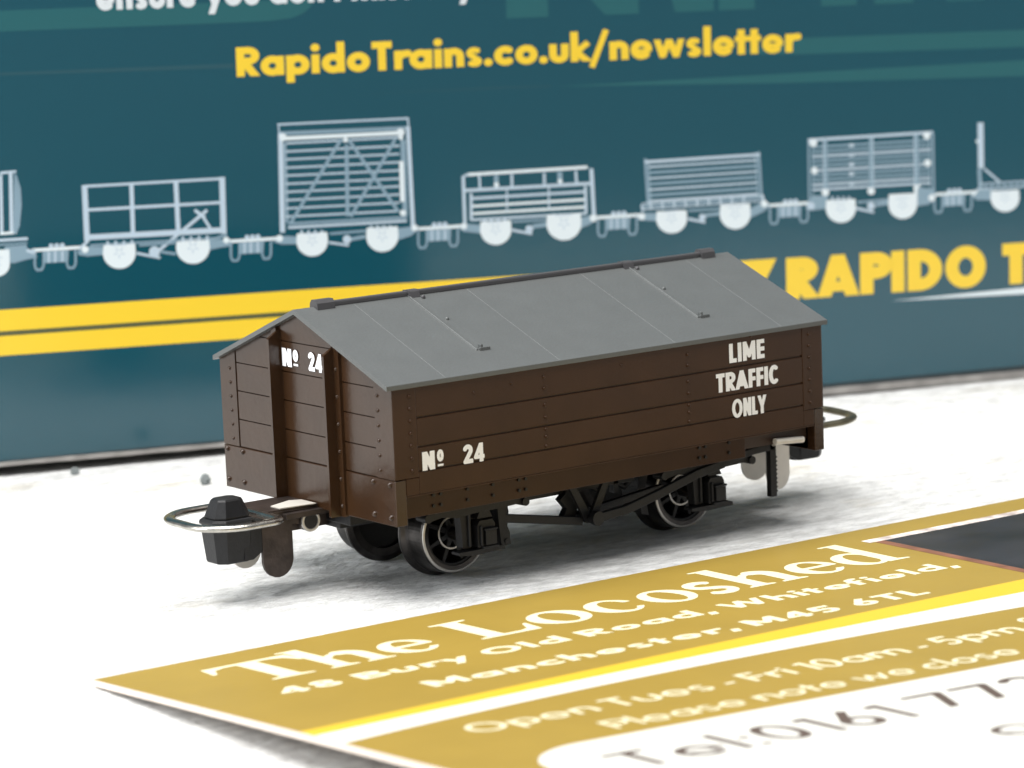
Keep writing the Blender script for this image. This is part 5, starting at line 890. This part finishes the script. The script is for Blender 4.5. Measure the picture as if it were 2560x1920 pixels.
def compose(bowl, hole, rest, strokes=()):
    """bowl minus its counter, then stems added over it"""
    P = bowl + list(rest) + [s[0] for s in strokes]
    d = 0.010; q = [p for a in P for p in a]
    x0, x1 = min(a for a, b in q) - .09, max(a for a, b in q) + .09; y0, y1 = min(b for a, b in q) - .09, max(b for a, b in q) + .09
    X_, Y_ = np.meshgrid(np.arange(x0, x1, d), np.arange(y0, y1, d))
    def pf(poly):
        Gd = np.full(X_.shape, 9.0); ins = np.zeros(X_.shape, bool); n = len(poly)
        for i in range(n):
            (ax, ay), (bx, by) = poly[i], poly[(i + 1) % n]; L2 = (bx - ax) ** 2 + (by - ay) ** 2 + 1e-12
            tt_ = np.clip(((X_ - ax) * (bx - ax) + (Y_ - ay) * (by - ay)) / L2, 0, 1)
            Gd = np.minimum(Gd, np.hypot(X_ - ax - tt_ * (bx - ax), Y_ - ay - tt_ * (by - ay)))
            c_ = (ay > Y_) != (by > Y_)
            ins ^= c_ & (X_ < (bx - ax) * (Y_ - ay) / (by - ay + (1e-12 if by == ay else 0)) + ax)
        return np.where(ins, -Gd, Gd)
    F = np.full(X_.shape, 9.0)
    for p in bowl: F = np.minimum(F, pf(p))
    for p in hole: F = np.maximum(F, -pf(p))
    for p in rest: F = np.minimum(F, pf(p))
    for s in strokes:
        (ax, ay), (bx, by) = s[0][0], s[0][1]; L_ = math.hypot(bx - ax, by - ay)
        t_ = np.clip(((X_ - ax) * (bx - ax) + (Y_ - ay) * (by - ay)) / L_ ** 2, 0, 1)
        F = np.minimum(F, np.hypot(X_ - ax - t_ * (bx - ax), Y_ - ay - t_ * (by - ay)) - s[2])
    F[0, :] = F[-1, :] = 1; F[:, 0] = F[:, -1] = 1
    return trace(F, x0, y0, d)
SER = serif_loops()
def serif(ch):
    g = SER[ch]
    if isinstance(g[0], tuple):
        if g[0][0] == 'two': return compose(g[0][1], g[0][2], g[0][3]), g[1]
        return compose(g[0][1], g[0][2], [], g[0][3]), g[1]
    return g
L = []
for ch, s0, s1 in (('T', 0.56, 1.16), ('h', 1.13, 1.60), ('e', 1.63, 2.00), ('L', 2.25, 2.72), ('o', 2.78, 3.21), ('c', 3.25, 3.60), ('o', 3.69, 4.08), ('s', 4.11, 4.39), ('h', 4.44, 4.94), ('e', 4.97, 5.36), ('d', 5.39, 5.85)):
    lp, adv = serif(ch); f = (s1 - s0) / adv
    L += [[(s0 + a * f, 1.005 - b * 0.645 / 0.72) for a, b in l] for l in lp]
flat_fill(L, 'title_lettering', M_CREAM, card, on_card(2))
def cline(txt, s0, s1, t, size, h, m_, name, k=1.0, gap=0.06, slant=0.0):
    return [[(a, -b) for a, b in l] for l in text_loops(txt, s0, s1, -t, size, h, k, gap, slant)]
L = cline('48 Bury Old Road, Whitefield,', 0.52, 5.89, 1.47, 0.195, 0.074, 0, 0, gap=0.09)
L += cline('Manchester, M45 6TL', 1.23, 5.15, 2.005, 0.195, 0.074, 0, 0, gap=0.09)
flat_fill(L, 'address_lettering', M_CREAM, card, on_card(2))
L = cline('Open Tues - Fri 10am - 5pm', 0.66, 4.78, 3.30, 0.23, 0.050, 0, 0, gap=0.08) + cline('S', 4.93, 5.06, 3.25, 0.25, 0.05, 0, 0)
L += cline('Please note we close', 1.26, 4.30, 3.765, 0.21, 0.050, 0, 0, gap=0.08)
flat_fill(L, 'opening_hours_lettering', M_CREAM, card, on_card(2))
L = cline('Tel:0161', 0.74, 2.66, 4.68, 0.40, 0.056, 0, 0, gap=0.09) + cline('772', 2.86, 3.85, 4.62, 0.38, 0.056, 0, 0, gap=0.10)
L += cline('e', 2.62, 2.98, 5.42, 0.40, 0.042, 0, 0)
flat_fill(L, 'phone_lettering', M_GREYINK, card, on_card(2))

# ---------------------------------------------------------------- crumbs on the table
def crumb(name, x, y, sx, sy, sz, label, seed):
    rr = random.Random(seed); m = MB(); n, k = 7, 4; v = []
    for j in range(k + 1):
        ph = math.pi * j / k
        for i in range(n):
            a = 2 * math.pi * i / n; q = 0.5 + 0.75 * rr.random()
            v.append((sx * q * math.sin(ph) * math.cos(a), sy * q * math.sin(ph) * math.sin(a), sz * 0.8 + sz * math.cos(ph) * (0.8 + .2 * rr.random())))
    fs = [(j * n + i, (j + 1) * n + i, (j + 1) * n + (i + 1) % n, j * n + (i + 1) % n) for j in range(k) for i in range(n)]
    m.add(v, fs)
    o = m.build(name, M_CRUMB); o.location = (x, y, 0); tag(o, label, 'crumb', 'crumbs on the table')
crumb('crumb', 0.965, 6.30, 0.045, 0.04, 0.04, 'tiny dark crumb on the white table close to the carton edge', 3)
crumb('crumb', 1.50, 5.05, 0.06, 0.055, 0.055, 'larger grey crumb on the white table behind the front coupling of the wagon', 8)
